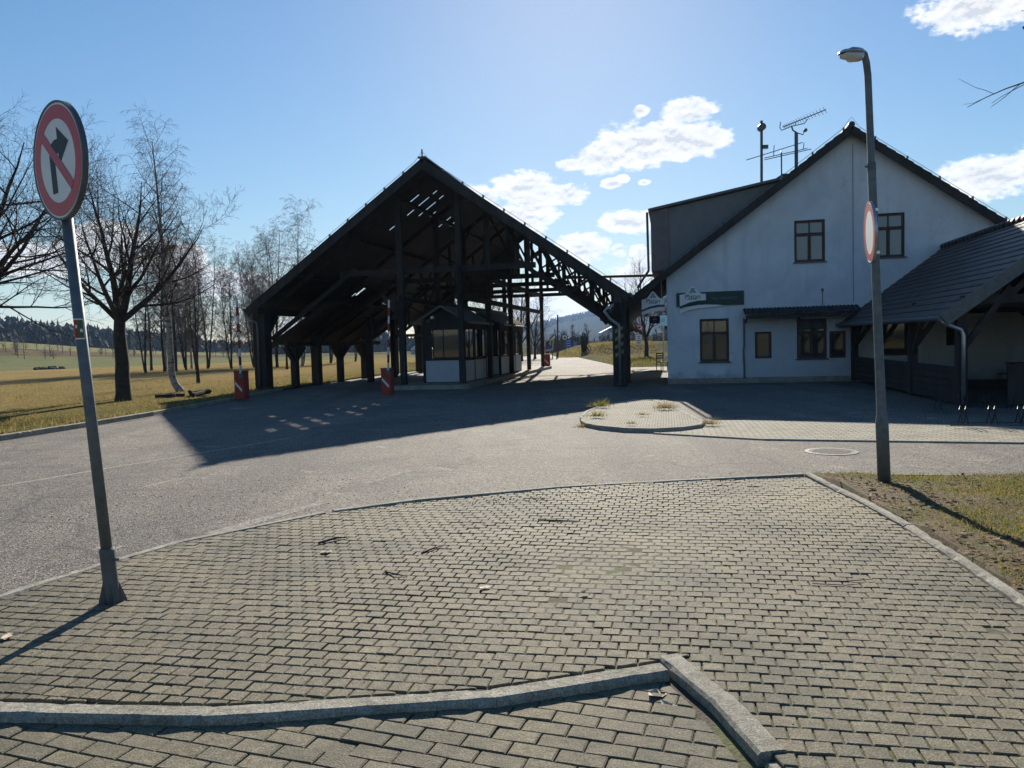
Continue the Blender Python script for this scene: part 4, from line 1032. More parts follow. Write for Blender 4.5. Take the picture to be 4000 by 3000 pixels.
for i in range(17):
    p = A0.lerp(A1, .03 + .94 * i / 16 * (.55 + .45 * i / 16)); l = .06 + .06 * i / 16
    mb.tube([p + Vector((-l * .55, 0, l)), p, p + Vector((l * .7, 0, -l))], .009, 4)
mb.tube([(10.58, 30, 9.78), (10.55, 30, 9.55), (10.62, 30, 9.46), (11.0, 30, 9.60), (11.5, 30, 9.70), (11.62, 30, 9.86)], .018, 5)
mb.tube([(11.0, 30, 9.6), (11.05, 30, 9.45), (11.18, 30, 9.36)], .03, 5); mb.tube([A0.lerp(A1, .3), (11.15, 30, 9.62)], .012, 4); mb.build('yagi', MT['galv_dark'], e)
mb = MB(); mb.tube([(11.2, 30, 9.35), (11.45, 30, 9.27), (11.47, 30, 9.42)], .02, 5); mb.tube([(11.53, 29.95, 9.44), (11.53, 30.05, 9.44)], .07, 10); mb.build('amplifier', MT['galv_dark'], e)
mb = MB()
for a, b in (((9.25, 30, 8.37), (11.42, 30, 8.98)), ((9.95, 30, 8.43), (11.6, 30, 8.75)), ((9.95, 30, 8.36), (11.75, 30, 8.72))): mb.tube([a, b], .016, 5)
for x in (10.3, 11.45): mb.tube([(x, 30, 8.42 + (x - 9.95) * .2), (x + .03, 30, 8.9 + (x - 10.3) * .06)], .016, 5)
mb.build('lower_array', MT['galv_dark'], e)
e = empty('roof_frame', (10.63, 30, 7.6), 'small tubular steel frame standing beside the aerial mast on the roof', 'frame')
mb = MB()
for dx, dy in ((0, 0), (.18, .5)):
    mb.tube([(10.6 + dx, 30 + dy, 7.4), (10.6 + dx, 30 + dy, 8.62 + dx)], .025, 6)
for z in (8.62, 8.15): mb.tube([(10.6, 30, z), (10.78, 30.5, z + .18)], .025, 6)
mb.build('frame_tubes', MT['galv_dark'], e)
mb = MB(); mb.box(10.62, 11.2, 29.9, 30.6, 7.66, 7.80); mb.build('platform', MT['tile'], e)

# ------------------------------------------------------------------ open shed at the right
sh = empty('garden_shelter', hw(9, -5, 0), 'open timber shelter with tiled gable roof built against the house', 'shelter')
def sz(s): return 4.47 - .76 * abs(s - 9.2)
TS = -10.8
tile_slope(hw, 9.2, 4.42, 5.85, sz(5.85), TS, -.02, 16, .025).build('roof', MT['tile'], sh)
tile_slope(hw, 9.2, 4.42, 12.6, sz(12.6), TS, -.02, 16, .025).build('roof', MT['tile'], sh)
mb = MB(); t = TS
while t < -.1:
    mb.tube([hw(9.2, t, 4.43), hw(9.2, t + .34, 4.46)], [.125, .10], 10); t += .33
mb.build('ridge_tiles', MT['tile'], sh, smooth=True)
for se in (5.85, 12.6):
    mb = MB(); mb.beam(hw(9.2, TS - .02, 4.30), hw(se, TS - .02, sz(se) - .10), .05, .26); mb.build('bargeboard', MT['galv_dark'], sh)
    mb = MB(); a = [hw(9.2, TS + .05, 4.30), hw(se, TS + .05, sz(se) - .08), hw(se, -.05, sz(se) - .08), hw(9.2, -.05, 4.30)]
    mb.hexa([(p[0], p[1], p[2] - .03) for p in a] + a); mb.build('soffit', MT['soffit'], sh)
for s in (6.3, 12.2):
    for t in (TS + .35, -7, -3.6, -.4):
        mb = MB(); mb.box(s - .1, s + .1, t - .1, t + .1, -.02, sz(s) - .1, hw)
        d = 1 if s < 9 else -1
        mb.beam(hw(s, t, 1.15), hw(s + d * .95, t, sz(s) + .25), .1, .12)
        if t > TS + 1: mb.beam(hw(s, t, 1.0), hw(s, t - .8, 1.85), .1, .12)
        mb.build('post', MT['timber'], sh)
mb = MB()
for t in (TS + .35, -7, -3.6, -.4): mb.beam(hw(6.3, t, 2.25), hw(12.2, t, 2.25), .12, .18); mb.beam(hw(9.2, t, 2.25), hw(9.2, t, 4.2), .12, .12)
mb.beam(hw(6.3, TS + .1, 2.02), hw(6.3, -.1, 2.02), .14, .16); mb.beam(hw(12.2, TS + .1, 2.02), hw(12.2, -.1, 2.02), .14, .16)
mb.beam(hw(7.2, TS + .35, 2.3), hw(8.9, TS + .35, 3.9), .1, .12)
mb.build('roof_frame', MT['timber'], sh)
mb = MB()
for a, b, t0, t1 in ((6.27, 6.33, TS + .5, -7.1), (6.27, 6.33, -6.9, -3.7), (6.27, 6.33, -3.5, -.5)):
    for z in range(5): mb.box(a, b, t0, t1, .02 + z * .16, .17 + z * .16, hw)
mb.box(7.2, 12.1, TS + .32, TS + .38, .0, .85, hw)
mb.build('half_wall', MT['timber'], sh)
mb = MB(); mb.box(12.18, 12.24, TS + .4, -.2, 0, 1.9, hw); mb.build('back_wall', MT['timber'], sh)
mb = MB(); mb.tube([hw(5.82, TS + .1, 1.84), hw(5.95, TS + .15, 1.74), hw(6.25, TS + .2, 1.62), hw(6.3, TS + .2, 1.5), hw(6.3, TS + .2, 0)], .045, 8); mb.build('downpipe', MT['zinc'], sh, smooth=True)
mb = MB(); mb.tube([hw(5.8, TS, 1.87), hw(5.8, -.1, 1.9)], .06, 8); mb.build('gutter', MT['galv_dark'], sh)

def rack(x, y, lab):
    e = empty('bicycle_rack', (x, y, -.02), lab, 'bicycle rack', 'bicycle racks before the shelter')
    f = lambda a, b, z: (x + .97 * a + .24 * b, y - .24 * a + .97 * b, -.02 + z)
    mb = MB()
    for b in (-.2, .2): mb.tube([f(-.85, b, .02), f(.85, b, .02)], .014, 5)
    mb.build('base_rail', MT['galv_dark'], e)
    for i in range(4):
        a = -.66 + .44 * i
        lp = MB()
        for da in (0, .09): lp.tube([f(a + da, -.2, .02), f(a + da - .03, -.12, .28), f(a + da, -.04, .33), f(a + da + .06, .1, .22), f(a + da + .05, .2, .02)], .010, 5)
        lp.build('wheel_holder', MT['black'], e)
rack(9.2, 15.4, 'steel bicycle rack with bright wheel loops in the shade of the shelter')
rack(8.3, 13.0, 'second steel bicycle rack, nearer the road, darker')
for i, (x, y, l) in enumerate([(10.6, 19.6, 'dark wooden picnic bench deep in the shade under the shelter')]):
    e = empty('picnic_bench', (x, y, 0), l, 'bench')
    f = lambda a, b, z: hw(9.4 + a, -7.2 + b, z)
    e.location = f(0, 0, 0)
    mb = MB(); [mb.box(-.9, .9, -.32 + .17 * k, -.17 + .17 * k, .72, .76, f) for k in range(4)]; mb.build('tabletop', MT['timber_light'], e)
    for b in (-.75, .6): mb = MB(); mb.box(-.9, .9, b, b + .2, .43, .47, f); mb.build('seat', MT['timber_light'], e)
    for a in (-.65, .65):
        mb = MB(); mb.beam(f(a, -.65, 0), f(a, -.15, .72), .06, .09); mb.beam(f(a, .7, 0), f(a, .2, .72), .06, .09); mb.beam(f(a, -.72, .4), f(a, .78, .4), .05, .08); mb.build('leg', MT['timber_light'], e)

# ------------------------------------------------------------------ road signs near the camera
def arrow_sign(e, c, nx, ny, r_, tilt, slash=True):
    """prohibition sign 'no right turn' : face centre c, horizontal normal (nx,ny)"""
    n = Vector((nx, ny, 0)).normalized(); up = Vector((tilt[0], tilt[1], 1)).normalized(); x = up.cross(n).normalized(); n = x.cross(up).normalized(); c = Vector(c)
    f = lambda a, b, d: tuple(c + x * (a * r_) + up * (b * r_) + n * (d * r_ / .37))
    mb = MB(); mb.prism(circ(1.0, 64), f, -.03, -.004); mb.ring(f, .965, 1.0, -.004, .004, 64); pl = mb.build('sign_plate', MT['galv_dark'], e)
    mb = MB(); mb.prism(circ(.962, 64), f, -.0035, .0); mb.build('sign_face', MT['white_sign'], pl)
    mb = MB(); mb.ring(f, .70, .93, .0006, .0016, 64)
    if slash:
        w_ = .088; a0 = (-.50, .50); a1 = (.50, -.50); k = .7071
        mb.prism([(a0[0] - w_ * k, a0[1] - w_ * k), (a1[0] - w_ * k, a1[1] - w_ * k), (a1[0] + w_ * k, a1[1] + w_ * k), (a0[0] + w_ * k, a0[1] + w_ * k)], f, .0027, .0034)
    mb.build('red_ring', MT['red_sign'], pl)
    mb = MB()
    mb.prism([(-.30, -.52), (-.10, -.52), (-.10, .12), (-.30, .12)], f, .0010, .0020)
    mb.prism([(-.30, .12), (.08, .12), (.08, .36), (-.06, .36), (-.18, .32), (-.27, .24)], f, .0010, .0020)
    mb.prism([(.08, -.08), (.50, .24), (.08, .56)], f, .0010, .0020)
    mb.build('arrow', MT['black'], pl)
    return f
e = empty('no_right_turn_sign', (-2.62, 4.9, 0), 'large round no right turn sign on a leaning grey post in the foreground', 'road sign')
base = Vector((-2.62, 4.9, 0)); lean = Vector((-.062, 0, 1))
P = lambda z: base + lean * z
mb = MB(); mb.tube([P(.1), P(2.62)], .034, 16); mb.tube([P(2.62), P(2.63)], [.034, .02], 16); post = mb.build('post', MT['galv'], e, smooth=True)
mb = MB(); mb.tube([P(-.02), P(.34)], .046, 16); mb.tube([P(.34), P(.355)], [.048, .04], 16)
for k in range(4):
    a = k * math.pi / 2 + .6; d = Vector((math.cos(a), math.sin(a), 0)); n = Vector((-d.y, d.x, 0)) * .004
    q = [P(.0) + d * .04, P(.0) + d * .085, P(.15) + d * .04]
    mb.add([p - n for p in q] + [p + n for p in q], [(2, 1, 0), (3, 4, 5), (0, 1, 4, 3), (1, 2, 5, 4), (2, 0, 3, 5)])
mb.build('base_socket', MT['galv_dark'], e)
mb = MB(); mb.tube([P(.28) + Vector((.04, -.01, 0)), P(.28) + Vector((.075, -.012, 0))], .009, 8); mb.build('clamp_bolt', MT['galv_dark'], e)
nn = Vector((-.62, -.78, 0)).normalized()
arrow_sign(e, Vector((-2.735, 4.86, 2.80)) + nn * .05, nn.x, nn.y, .36, (-.05, 0))
mb = MB()
for z in (2.55, 2.9): 
    c = P(z) + Vector((-.0, 0, 0)); mb.tube([c - Vector((0, 0, .015)), c + Vector((0, 0, .015))], .042, 16)
mb.tube([P(2.55), P(3.1)], .032, 12); mb.build('bracket', MT['galv_dark'], e)
# sticker wrapped round the post
mb = MB(); mr = MB(); mg = MB()
def wrap(m_, a0, a1, z0, z1, rr):
    k = 8; o = len(m_.v)
    for i in range(k + 1):
        a = a0 + (a1 - a0) * i / k
        for z in (z0, z1): c = P(z); m_.v.append((c.x + rr * math.sin(a), c.y - rr * math.cos(a), z))
    for i in range(k): m_.f.append((o + 2 * i, o + 2 * i + 2, o + 2 * i + 3, o + 2 * i + 1))
wrap(mb, -.9, 1.15, 1.70, 1.83, .0345); stk = mb.build('sticker', MT['white_sign'], e)
wrap(mr, -.8, .1, 1.708, 1.822, .0349); mr.build('red_field', MT['red'], stk)
wrap(mg, .1, 1.05, 1.708, 1.822, .0349); mg.build('green_field', M('sticker_green', (.05, .13, .06), (.07, .10, .06), 30, .5), stk)
mb = MB(); wrap(mb, -.35, .0, 1.77, 1.79, .0353); wrap(mb, .45, .85, 1.745, 1.765, .0353); mb.build('sticker_print', MT['white_sign'], stk)

e = empty('street_lamp', (3.93, 8.09, 0), 'grey street lamp with short hooked arm on the lawn edge', 'street lamp')
LP = lambda z: Vector((3.92 - .038 * z, 8.09, z))
mb = MB(); mb.tube([LP(-.05), LP(.66), LP(.74), LP(2.0), LP(3.30), LP(3.36), LP(4.25), LP(4.38) + Vector((-.01, 0, 0)), LP(4.46) + Vector((-.035, -.015, 0)), LP(4.49) + Vector((-.09, -.04, 0))], [.064, .064, .048, .043, .041, .036, .035, .035, .034, .032], 16); mb.build('pole', MT['galv'], e, smooth=True)
mb = MB(); mb.tube([LP(3.28), LP(3.36)], .045, 16); mb.tube([LP(3.32) + Vector((-.05, -.02, 0)), LP(3.32) + Vector((-.075, -.03, 0))], .012, 8); mb.build('collar', MT['galv_dark'], e)
hd = empty('lamp_head', Vector((0, 0, 0)), None, None); hd.parent = e; hd.location = LP(4.46) + Vector((-.12, -.03, 0)) - Vector(e.location)
ho = LP(4.46) + Vector((-.065, -.025, 0)); hx = Vector((-.86, -.5, -.12)).normalized(); hy = Vector((.5, -.86, 0)).normalized(); hz2 = hx.cross(hy); hz2 = hz2 if hz2.z > 0 else -hz2
hf = lambda a, b, z: tuple(ho + hx * a * .86 + hy * b + hz2 * z)
def loft(mb, secs, n=16):
    o = len(mb.v)
    for a, ry, zt, zb in secs:
        for j in range(n):
            t = 2 * math.pi * j / n; s_ = math.sin(t); mb.v.append(hf(a, ry * math.cos(t), (zt if s_ > 0 else zb) * abs(s_) ** .8))
    for i in range(len(secs) - 1):
        for j in range(n): p = o + i * n + j; q = o + i * n + (j + 1) % n; mb.f.append((p, q, q + n, p + n))
    mb.f.append(tuple(o + j for j in range(n))); mb.f.append(tuple(o + (len(secs) - 1) * n + j for j in range(n)))
mb = MB(); loft(mb, [(-.03, .04, .04, .03), (.05, .05, .055, .02), (.09, .075, .06, .01), (.20, .08, .06, .008), (.21, .075, .045, .008), (.34, .07, .035, .008), (.36, .04, .02, .008)]); mb.build('housing', MT['zinc'], hd, smooth=True)
mb = MB(); loft(mb, [(.03, .04, -.008, -.03), (.06, .068, -.008, -.075), (.20, .074, -.008, -.085), (.21, .068, -.008, -.07), (.33, .06, -.008, -.06), (.35, .03, -.008, -.02)]); mb.build('diffuser', MT['lampglass'], hd, smooth=True)
# round sign fixed to the lamp post, seen nearly edge-on
e = empty('no_vehicles_sign', LP(2.63), 'round white sign with red rim, seen nearly edge-on, on the lamp post', 'road sign')
nn = Vector((-.90, -.44, 0)).normalized(); c = LP(2.64) + Vector((-.075, -.05, 0))
vd = Vector((c.x, c.y, 0)).normalized()
ang_ = math.atan2(-vd.y, -vd.x) - R(80.5); nn = Vector((math.cos(ang_), math.sin(ang_), 0))
up = Vector((-.038, 0, 1)).normalized(); x_ = up.cross(nn).normalized()
f2 = lambda a, b, d: tuple(c + x_ * a + up * b + nn * d)
mb = MB(); mb.prism(circ(.315, 56), f2, -.025, -.003); mb.ring(f2, .305, .315, -.003, .003, 56); pl = mb.build('sign_plate', MT['zinc'], e)
mb = MB(); mb.prism(circ(.304, 56), f2, -.0025, 0); mb.build('sign_face', MT['white_sign'], pl)
mb = MB(); mb.ring(f2, .225, .295, .0006, .002, 56); mb.build('red_ring', MT['red_sign'], pl)
mb = MB()
for z in (2.42, 2.86): mb.tube([LP(z), LP(z + .03)], .047, 16); mb.beam(LP(z + .015), Vector(f2(0, z + .015 - 2.64, -.02)), .03, .02)
mb.build('clamp', MT['chrome'], e)

# ------------------------------------------------------------------ things far beyond the canopy
e = empty('no_right_turn_sign', (10.3, 62, 0), 'small far no right turn sign with a white plate, left of the house', 'road sign')
mb = MB(); mb.tube([(10.3, 62.05, 0), (10.3, 62.05, 2.8)], .035, 8); mb.build('post', MT['zinc'], e)
arrow_sign(e, (10.32, 62, 2.5), -.05, -1, .36, (0, 0))
mb = MB(); mb.box(10.04, 10.56, 61.985, 62.0, 1.18, 1.98); pl = mb.build('plate', MT['white_sign'], e)
mb = MB()
for i, wd in enumerate((.22, .2, .36, .26)): mb.box(10.3 - wd / 2, 10.3 + wd / 2, 61.975, 61.98, 1.80 - i * .17, 1.86 - i * .17)
mb.build('plate_print', MT['black'], pl)
e = empty('end_of_limit_sign', (4.3, 80, 0), 'round sign with a single diagonal stripe beside the far road', 'road sign')
mb = MB(); mb.tube([(4.3, 80.05, -.1), (4.3, 80.05, 2.3)], .035, 8); mb.build('post', MT['zinc'], e)
ff = lambda a, b, d: (4.28 + a, 80 - d, 2.12 + b)
mb = MB(); mb.prism(circ(.34, 32), ff, -.01, 0); pl = mb.build('sign_plate', MT['white_sign'], e)
mb = MB(); mb.ring(ff, .31, .335, .001, .003, 32); mb.prism([(-.26, -.16), (-.16, -.26), (.26, .16), (.16, .26)], ff, .001, .003); mb.build('stripe', MT['galv_dark'], pl)
e = empty('letter_board', (3.75, 76, 0), 'tilted beige board with a yellow letter N on a dark square', 'sign')
rot = R(7); fn = lambda a, b, d: (3.75 + a * math.cos(rot) + b * math.sin(rot), 76 - d, 1.28 - a * math.sin(rot) * -1 + b * math.cos(rot))
mb = MB(); mb.prism([(-.46, -.56), (.46, -.56), (.46, .56), (-.46, .56)], fn, -.03, 0); bd = mb.build('board', MT['beige'], e)
mb = MB(); mb.prism([(-.33, -.40), (.33, -.40), (.33, .42), (-.33, .42)], fn, .001, .006); mb.build('dark_square', M('deep_navy', (.05, .06, .11), (.04, .05, .09), 3, .5), bd)
mb = MB(); mb.prism([(-.27, -.34), (.27, -.34), (.27, -.05), (-.27, -.05)], fn, .0065, .009); mb.build('blue_band', MT['blue_sign'], bd)
text('letter', 'N', .52, lambda a, b, d: fn(a, .18 + b, .0065 + d), MT['yellow'], bd, .002, .03)
mb = MB(); mb.beam((3.5, 76.1, -.1), (3.4, 76.05, 1.7), .08, .08); mb.beam((4.1, 76.1, -.1), (4.0, 76.05, 1.7), .08, .08); mb.build('post', MT['timber_light'], e)
thing(MB().tube([(4.91, 82, -.2), (5.02, 82, 1.7)], .13, 10).tube([(4.96, 82, .8), (5.05, 82, 4.46)], .085, 10), 'utility_pole', MT['timber_light'], (4.91, 82, 0), 'bare tall pole standing at the far road edge beside the grass bank', 'pole')
e = empty('round_arrow_sign', (6.66, 95, .5), 'small round dark-rimmed sign on a post above the grass bank', 'road sign')
mb = MB(); mb.tube([(6.66, 95.05, .2), (6.66, 95.05, 2.4)], .04, 8); mb.build('post', MT['galv_dark'], e)
fr_ = lambda a, b, d: (6.66 + a, 95 - d, 2.1 + b)
mb = MB(); mb.prism(circ(.38, 28), fr_, -.01, 0); pl = mb.build('sign_plate', MT['white_sign'], e)
mb = MB(); mb.ring(fr_, .29, .38, .001, .004, 28); mb.prism([(-.2, -.06), (.0, .16), (.2, -.06), (.07, -.06), (.07, -.2), (-.07, -.2), (-.07, -.06)], fr_, .001, .004); mb.build('arrow', MT['black'], pl)
for x, y, z0, z1, wd, lab in ((9.0, 120, .75, 2.0, .95, 'taller dark blue direction board behind the bank'), (10.9, 130, .75, 1.45, .72, 'lower bright blue direction board behind the bank')):
    e = empty('direction_board', (x, y, 0), lab, 'road sign', 'blue boards behind the bank')
    mb = MB(); mb.box(x - wd / 2, x + wd / 2, y - .02, y, z0, z1); b_ = mb.build('board', MT['blue_sign'], e)
    mb = MB()
    for i in range(3):
        if z0 + .3 * i + .3 < z1 + .1: mb.box(x - wd * .35, x + wd * .3, y - .03, y - .021, z0 + .17 + .36 * i, z0 + .23 + .36 * i)
    mb.build('print', MT['white_sign'], b_)
    mb = MB(); mb.tube([(x - wd * .3, y + .03, -.6), (x - wd * .3, y + .03, z1)], .04, 6); mb.tube([(x + wd * .3, y + .03, -.6), (x + wd * .3, y + .03, z1)], .04, 6); mb.build('post', MT['zinc'], e)
e = empty('carved_posts', (8.0, 84.5, .3), 'cluster of upright dark timber posts leaning together on the bank', 'sculpture')
for dx, dy, tx, h in ((-.28, 0, -.02, 2.2), (-.08, .1, .0, 2.5), (.12, 0, .03, 2.45), (.3, .1, .10, 2.3), (.1, -.15, -.03, 1.7)):
    mb = MB(); mb.tube([(8.0 + dx * .55, 84.5 + dy, .1), (8.0 + dx + tx, 84.5 + dy, h)], [.12, .09], 8); mb.build('post', MT['timber'], e)
mb = MB(); mb.tube([(8.7, 84.2, .15), (8.25, 84.4, 1.1)], .06, 6); mb.tube([(8.2, 84.4, .15), (8.75, 84.4, .75), (8.3, 84.4, 1.5)], .045, 6); mb.build('brace', MT['timber'], e)
thing(MB().tube([(11.45, 85, .5), (11.45, 85, 1.35)], .07, 8).tube([(11.45, 85, 1.35), (11.45, 85, 1.45)], [.07, .03], 8), 'bollard', MT['white_paint'], (11.45, 85, .5), 'short white bollard post standing on the grass bank', 'bollard')
def house_far(x, y, w_, d_, h, rh, label, mw, mr_):
    e = empty('distant_house', (x, y, hterr(x, y)), label, 'house', 'houses far away'); z = hterr(x, y) - .5
    mb = MB(); mb.box(x - w_ / 2, x + w_ / 2, y, y + d_, z, z + h); mb.build('wall', mw, e)
    mb = MB(); mb.prism([(x - w_ / 2 - .4, z + h), (x + w_ / 2 + .4, z + h), (x, z + h + rh)], lambda a, b, d: (a, d, b), y - .4, y + d_ + .4); mb.build('roof', mr_, e)
    mb = MB()
    for k in (-.25, .2): mb.box(x + w_ * k, x + w_ * k + 1.1, y - .06, y - .01, z + h * .35, z + h * .75)
    mb.build('window', MT['pane'], e)
pl_w = M('pale_house_wall', (.62, .58, .45), (.55, .5, .4), .3, .9); rf_ = M('dark_tile_roof', (.10, .07, .06), (.08, .06, .05), .5, .8); rw_ = M('pale_sheet_roof', (.5, .52, .55), (.42, .44, .48), .5, .5)
house_far(24.3, 300, 4.6, 6, 2.6, 1.7, 'pale cream distant house seen over the bank beside the timber posts', pl_w, rf_)
house_far(45, 340, 10, 8, 4.2, 2.6, 'far house with pale roof on the right behind bare trees', pl_w, rw_)
house_far(-35, 300, 8, 7, 2.2, 3.6, 'small pale gabled roof beyond the meadow seen between canopy posts', M('grey_wall', (.3, .32, .35), (.25, .27, .3), .5, .9), rw_)
thing(MB().tube([(9.78, 50.3, 0), (9.80, 50.3, .45)], .05, 8).tube([(9.80, 50.3, .45), (9.80, 50.3, .5)], .09, 8), 'path_light', MT['white_paint'], (9.78, 50.3, 0), 'low white path light on the sunlit footpath beyond the passage', 'lamp')
def chair(x, y, a, lab):
    e = empty('garden_chair', (x, y, -.03), lab, 'chair', 'dark chairs beyond the passage')
    f = lambda p, q, z: (x + p * math.cos(a) - q * math.sin(a), y + p * math.sin(a) + q * math.cos(a), -.03 + z)
    mb = MB(); mb.box(-.22, .22, -.22, .22, .42, .46, f); mb.build('seat', MT['timber'], e)
    mb = MB()
    for z in (.6, .72, .84): mb.box(-.22, .22, .2, .23, z, z + .07, f)
    for p in (-.21, .19): mb.box(p, p + .03, .2, .23, .46, .93, f)
    mb.build('backrest', MT['timber'], e)
    for p in (-.21, .18):
        for q in (-.21, .19): mb = MB(); mb.box(p, p + .03, q, q + .03, 0, .42, f); mb.build('leg', MT['timber'], e)
chair(7.75, 39.6, .4, 'dark garden chair at the left of the pair beyond the passage'); chair(8.35, 39.2, -2.2, 'dark garden chair at the right of the pair beyond the passage')

# meadow odds and ends
def clods(x, y, r_, lab, name, mat, n=14, seed=1):
    mb = MB(); rg = random.Random(seed); z = mz(x, y)
    for _ in range(n):
        a = rg.uniform(0, 6.28); d = r_ * rg.random() ** .7; s_ = r_ * rg.uniform(.18, .4); cx_, cy_ = x + math.cos(a) * d, y + math.sin(a) * d * .6
        o = len(mb.v); k = 7
        for ring_, (hh, rr) in enumerate(((0, 1), (.45, .8), (.7, .35))):
            for j in range(k): t = 2 * math.pi * j / k; q = rg.uniform(.75, 1.2); mb.v.append((cx_ + math.cos(t) * s_ * rr * q, cy_ + math.sin(t) * s_ * rr * q, z + s_ * hh * q))
        for g in range(2):
            for j in range(k): p, q = o + g * k + j, o + g * k + (j + 1) % k; mb.f.append((p, q, q + k, p + k))
        mb.f.append(tuple(o + 2 * k + j for j in range(k)))
    return thing(mb, name, mat, (x, y, z), lab, 'earth heap' if name == 'earth_heap' else 'log pile')
clods(-68, 113.5, 1.9, 'low dark heap of earth far out on the green field', 'earth_heap', MT['crumb'], 26, 3)
mb = MB(); rg = random.Random(5)
for i in range(9):
    a = rg.uniform(-1.4, 1.4); x, y = -11.4 + rg.uniform(-.7, .7), 26.9 + rg.uniform(-.5, .5); l = rg.uniform(.12, .35)
    mb.tube([(x - l * math.cos(a), y - l * math.sin(a), .12), (x + l * math.cos(a), y + l * math.sin(a), .10 + rg.uniform(0, .12))], rg.uniform(.05, .1), 7)
thing(mb, 'log_pile', MT['bark'], (-11.4, 26.9, 0), 'scattered heap of short logs on the grass near the leaning birch', 'log pile')

# ------------------------------------------------------------------ trees
def rvec(rg):
    while True:
        v = Vector((rg.uniform(-1, 1), rg.uniform(-1, 1), rg.uniform(-1, 1)))
        if .1 < v.length < 1: return v.normalized()
def perp(d, rg):
    return d.cross(rvec(rg)).normalized()
class Tree:
    def __init__(s, seed, levels): s.rg = random.Random(seed); s.tr = MB(); s.cr = MB(); s.lv = levels
    def grow(s, p, d, L, r, lvl):
        P = s.lv[lvl]; rg = s.rg; n = P['seg']; pts = [p]; rad = [r]; dirs = [d]
        for i in range(n):
            d = (d + rvec(rg) * P['wig'] + Vector((0, 0, 1)) * P['trop'] * (1 if P.get('tz') is None else 1)).normalized()
            p = p + d * (L / n); pts.append(p); rad.append(r * (1 - (1 - P['tip']) * (i + 1) / n)); dirs.append(d)
        (s.tr if lvl <= P.get('trunk', 1) and lvl <= s.trl else s.cr).tube(pts, rad, P['sides'], cap=False)
        if lvl + 1 < len(s.lv):
            Q = s.lv[lvl + 1]; k = Q['n'] if not callable(Q['n']) else Q['n'](L)
            ph = rg.uniform(0, 6.28)
            for i in range(k):
                t = Q['t0'] + (1 - Q['t0']) * ((i + rg.random()) / k) ** Q.get('tp', 1)
                fi = min(n - 1, int(t * n)); ft = t * n - fi
                q = pts[fi].lerp(pts[fi + 1], ft); dd = dirs[fi + 1]
                ph += 2.4 + rg.uniform(-.5, .5)
                a = perp(dd, rg) if False else None
                x = dd.cross(Vector((0, 0, 1)) if abs(dd.z) < .95 else Vector((1, 0, 0))).normalized(); y = dd.cross(x)
                side = x * math.cos(ph) + y * math.sin(ph)
                ang = R(Q['ang'] + rg.uniform(-Q['av'], Q['av']))
                nd = (dd * math.cos(ang) + side * math.sin(ang)).normalized()
                l2 = L * Q['ratio'] * (1 - Q['fall'] * t) * rg.uniform(.7, 1.15)
                rr = (rad[fi] * (1 - ft) + rad[fi + 1] * ft)
                s.grow(q, nd, l2, max(s.minr, min(rr * Q['rr'], rr * .9)), lvl + 1)
        return pts, dirs
    trl = 1; minr = .0034
    def finish(s, loc, label, name, mt, mc, group, cat='tree'):
        e = empty(name, loc, label, cat, group)
        a = MB(); a.v = [(v[0] + loc[0], v[1] + loc[1], v[2] + loc[2]) for v in s.tr.v]; a.f = s.tr.f; a.build('trunk', mt, e, smooth=True)
        if s.cr.v: a = MB(); a.v = [(v[0] + loc[0], v[1] + loc[1], v[2] + loc[2]) for v in s.cr.v]; a.f = s.cr.f; a.build('crown', mc, e, smooth=True)
        return e
def broad(seed, h_fork, r0, limbs, lv):
    t = Tree(seed, lv); t.trl = 1
    rg = t.rg; pts = [Vector((0, 0, -.15)), Vector((0, 0, .05)), Vector((.01, 0, .35))]; rad = [r0 * 1.5, r0 * 1.3, r0 * 1.05]
    for i in range(5):
        z = .35 + (h_fork - .35) * (i + 1) / 5; pts.append(Vector((rg.uniform(-.03, .03), rg.uniform(-.03, .03), z))); rad.append(r0 * (1 - .06 * i))
    t.tr.tube(pts, rad, 12, cap=False)
    for d, L, r in limbs: t.grow(pts[-1] - Vector((0, 0, .1)), Vector(d).normalized(), L, r, 0)
    return t
LB = [dict(seg=9, wig=.13, trop=.10, tip=.07, sides=8),
      dict(seg=7, wig=.16, trop=.06, tip=.12, sides=6, n=9, t0=.15, ang=50, av=16, ratio=.68, fall=.45, rr=.55),
      dict(seg=5, wig=.18, trop=.04, tip=.3, sides=4, n=8, t0=.12, ang=48, av=18, ratio=.56, fall=.35, rr=.55),
      dict(seg=4, wig=.18, trop=.05, tip=.45, sides=3, n=6, t0=.1, ang=46, av=18, ratio=.55, fall=.35, rr=.6),
      dict(seg=2, wig=.15, trop=.06, tip=.6, sides=3, n=4, t0=.15, ang=42, av=14, ratio=.5, fall=.3, rr=.75)]
t = broad(11, 2.75, .225, [((-.22, .05, 1), 4.7, .14), ((.45, .1, 1), 4.6, .14), ((1, -.1, .55), 4.2, .11), ((-.8, .1, .62), 3.8, .10), ((.1, -.7, .8), 3.8, .10), ((-.1, .75, .9), 3.8, .10)], LB)
t.finish((-12.75, 25.2, -.02), 'tall bare spreading tree with forked dark trunk at the meadow edge', 'bare_tree', MT['bark'], MT['twig'], None)
LB2 = [dict(x) for x in LB]
t = broad(23, 2.2, .25, [((.75, .05, .8), 6.0, .16), ((.9, -.2, .30), 5.6, .12), ((.3, .1, 1), 5.6, .16), ((-.3, 0, 1), 5.4, .15), ((.5, -.6, .7), 4.6, .12), ((.85, .3, .5), 5.4, .12)], LB2)
t.finish((-15.2, 19.5, -.02), 'bare tree reaching into the picture from the left edge', 'bare_tree', MT['bark'], MT['twig'], None)
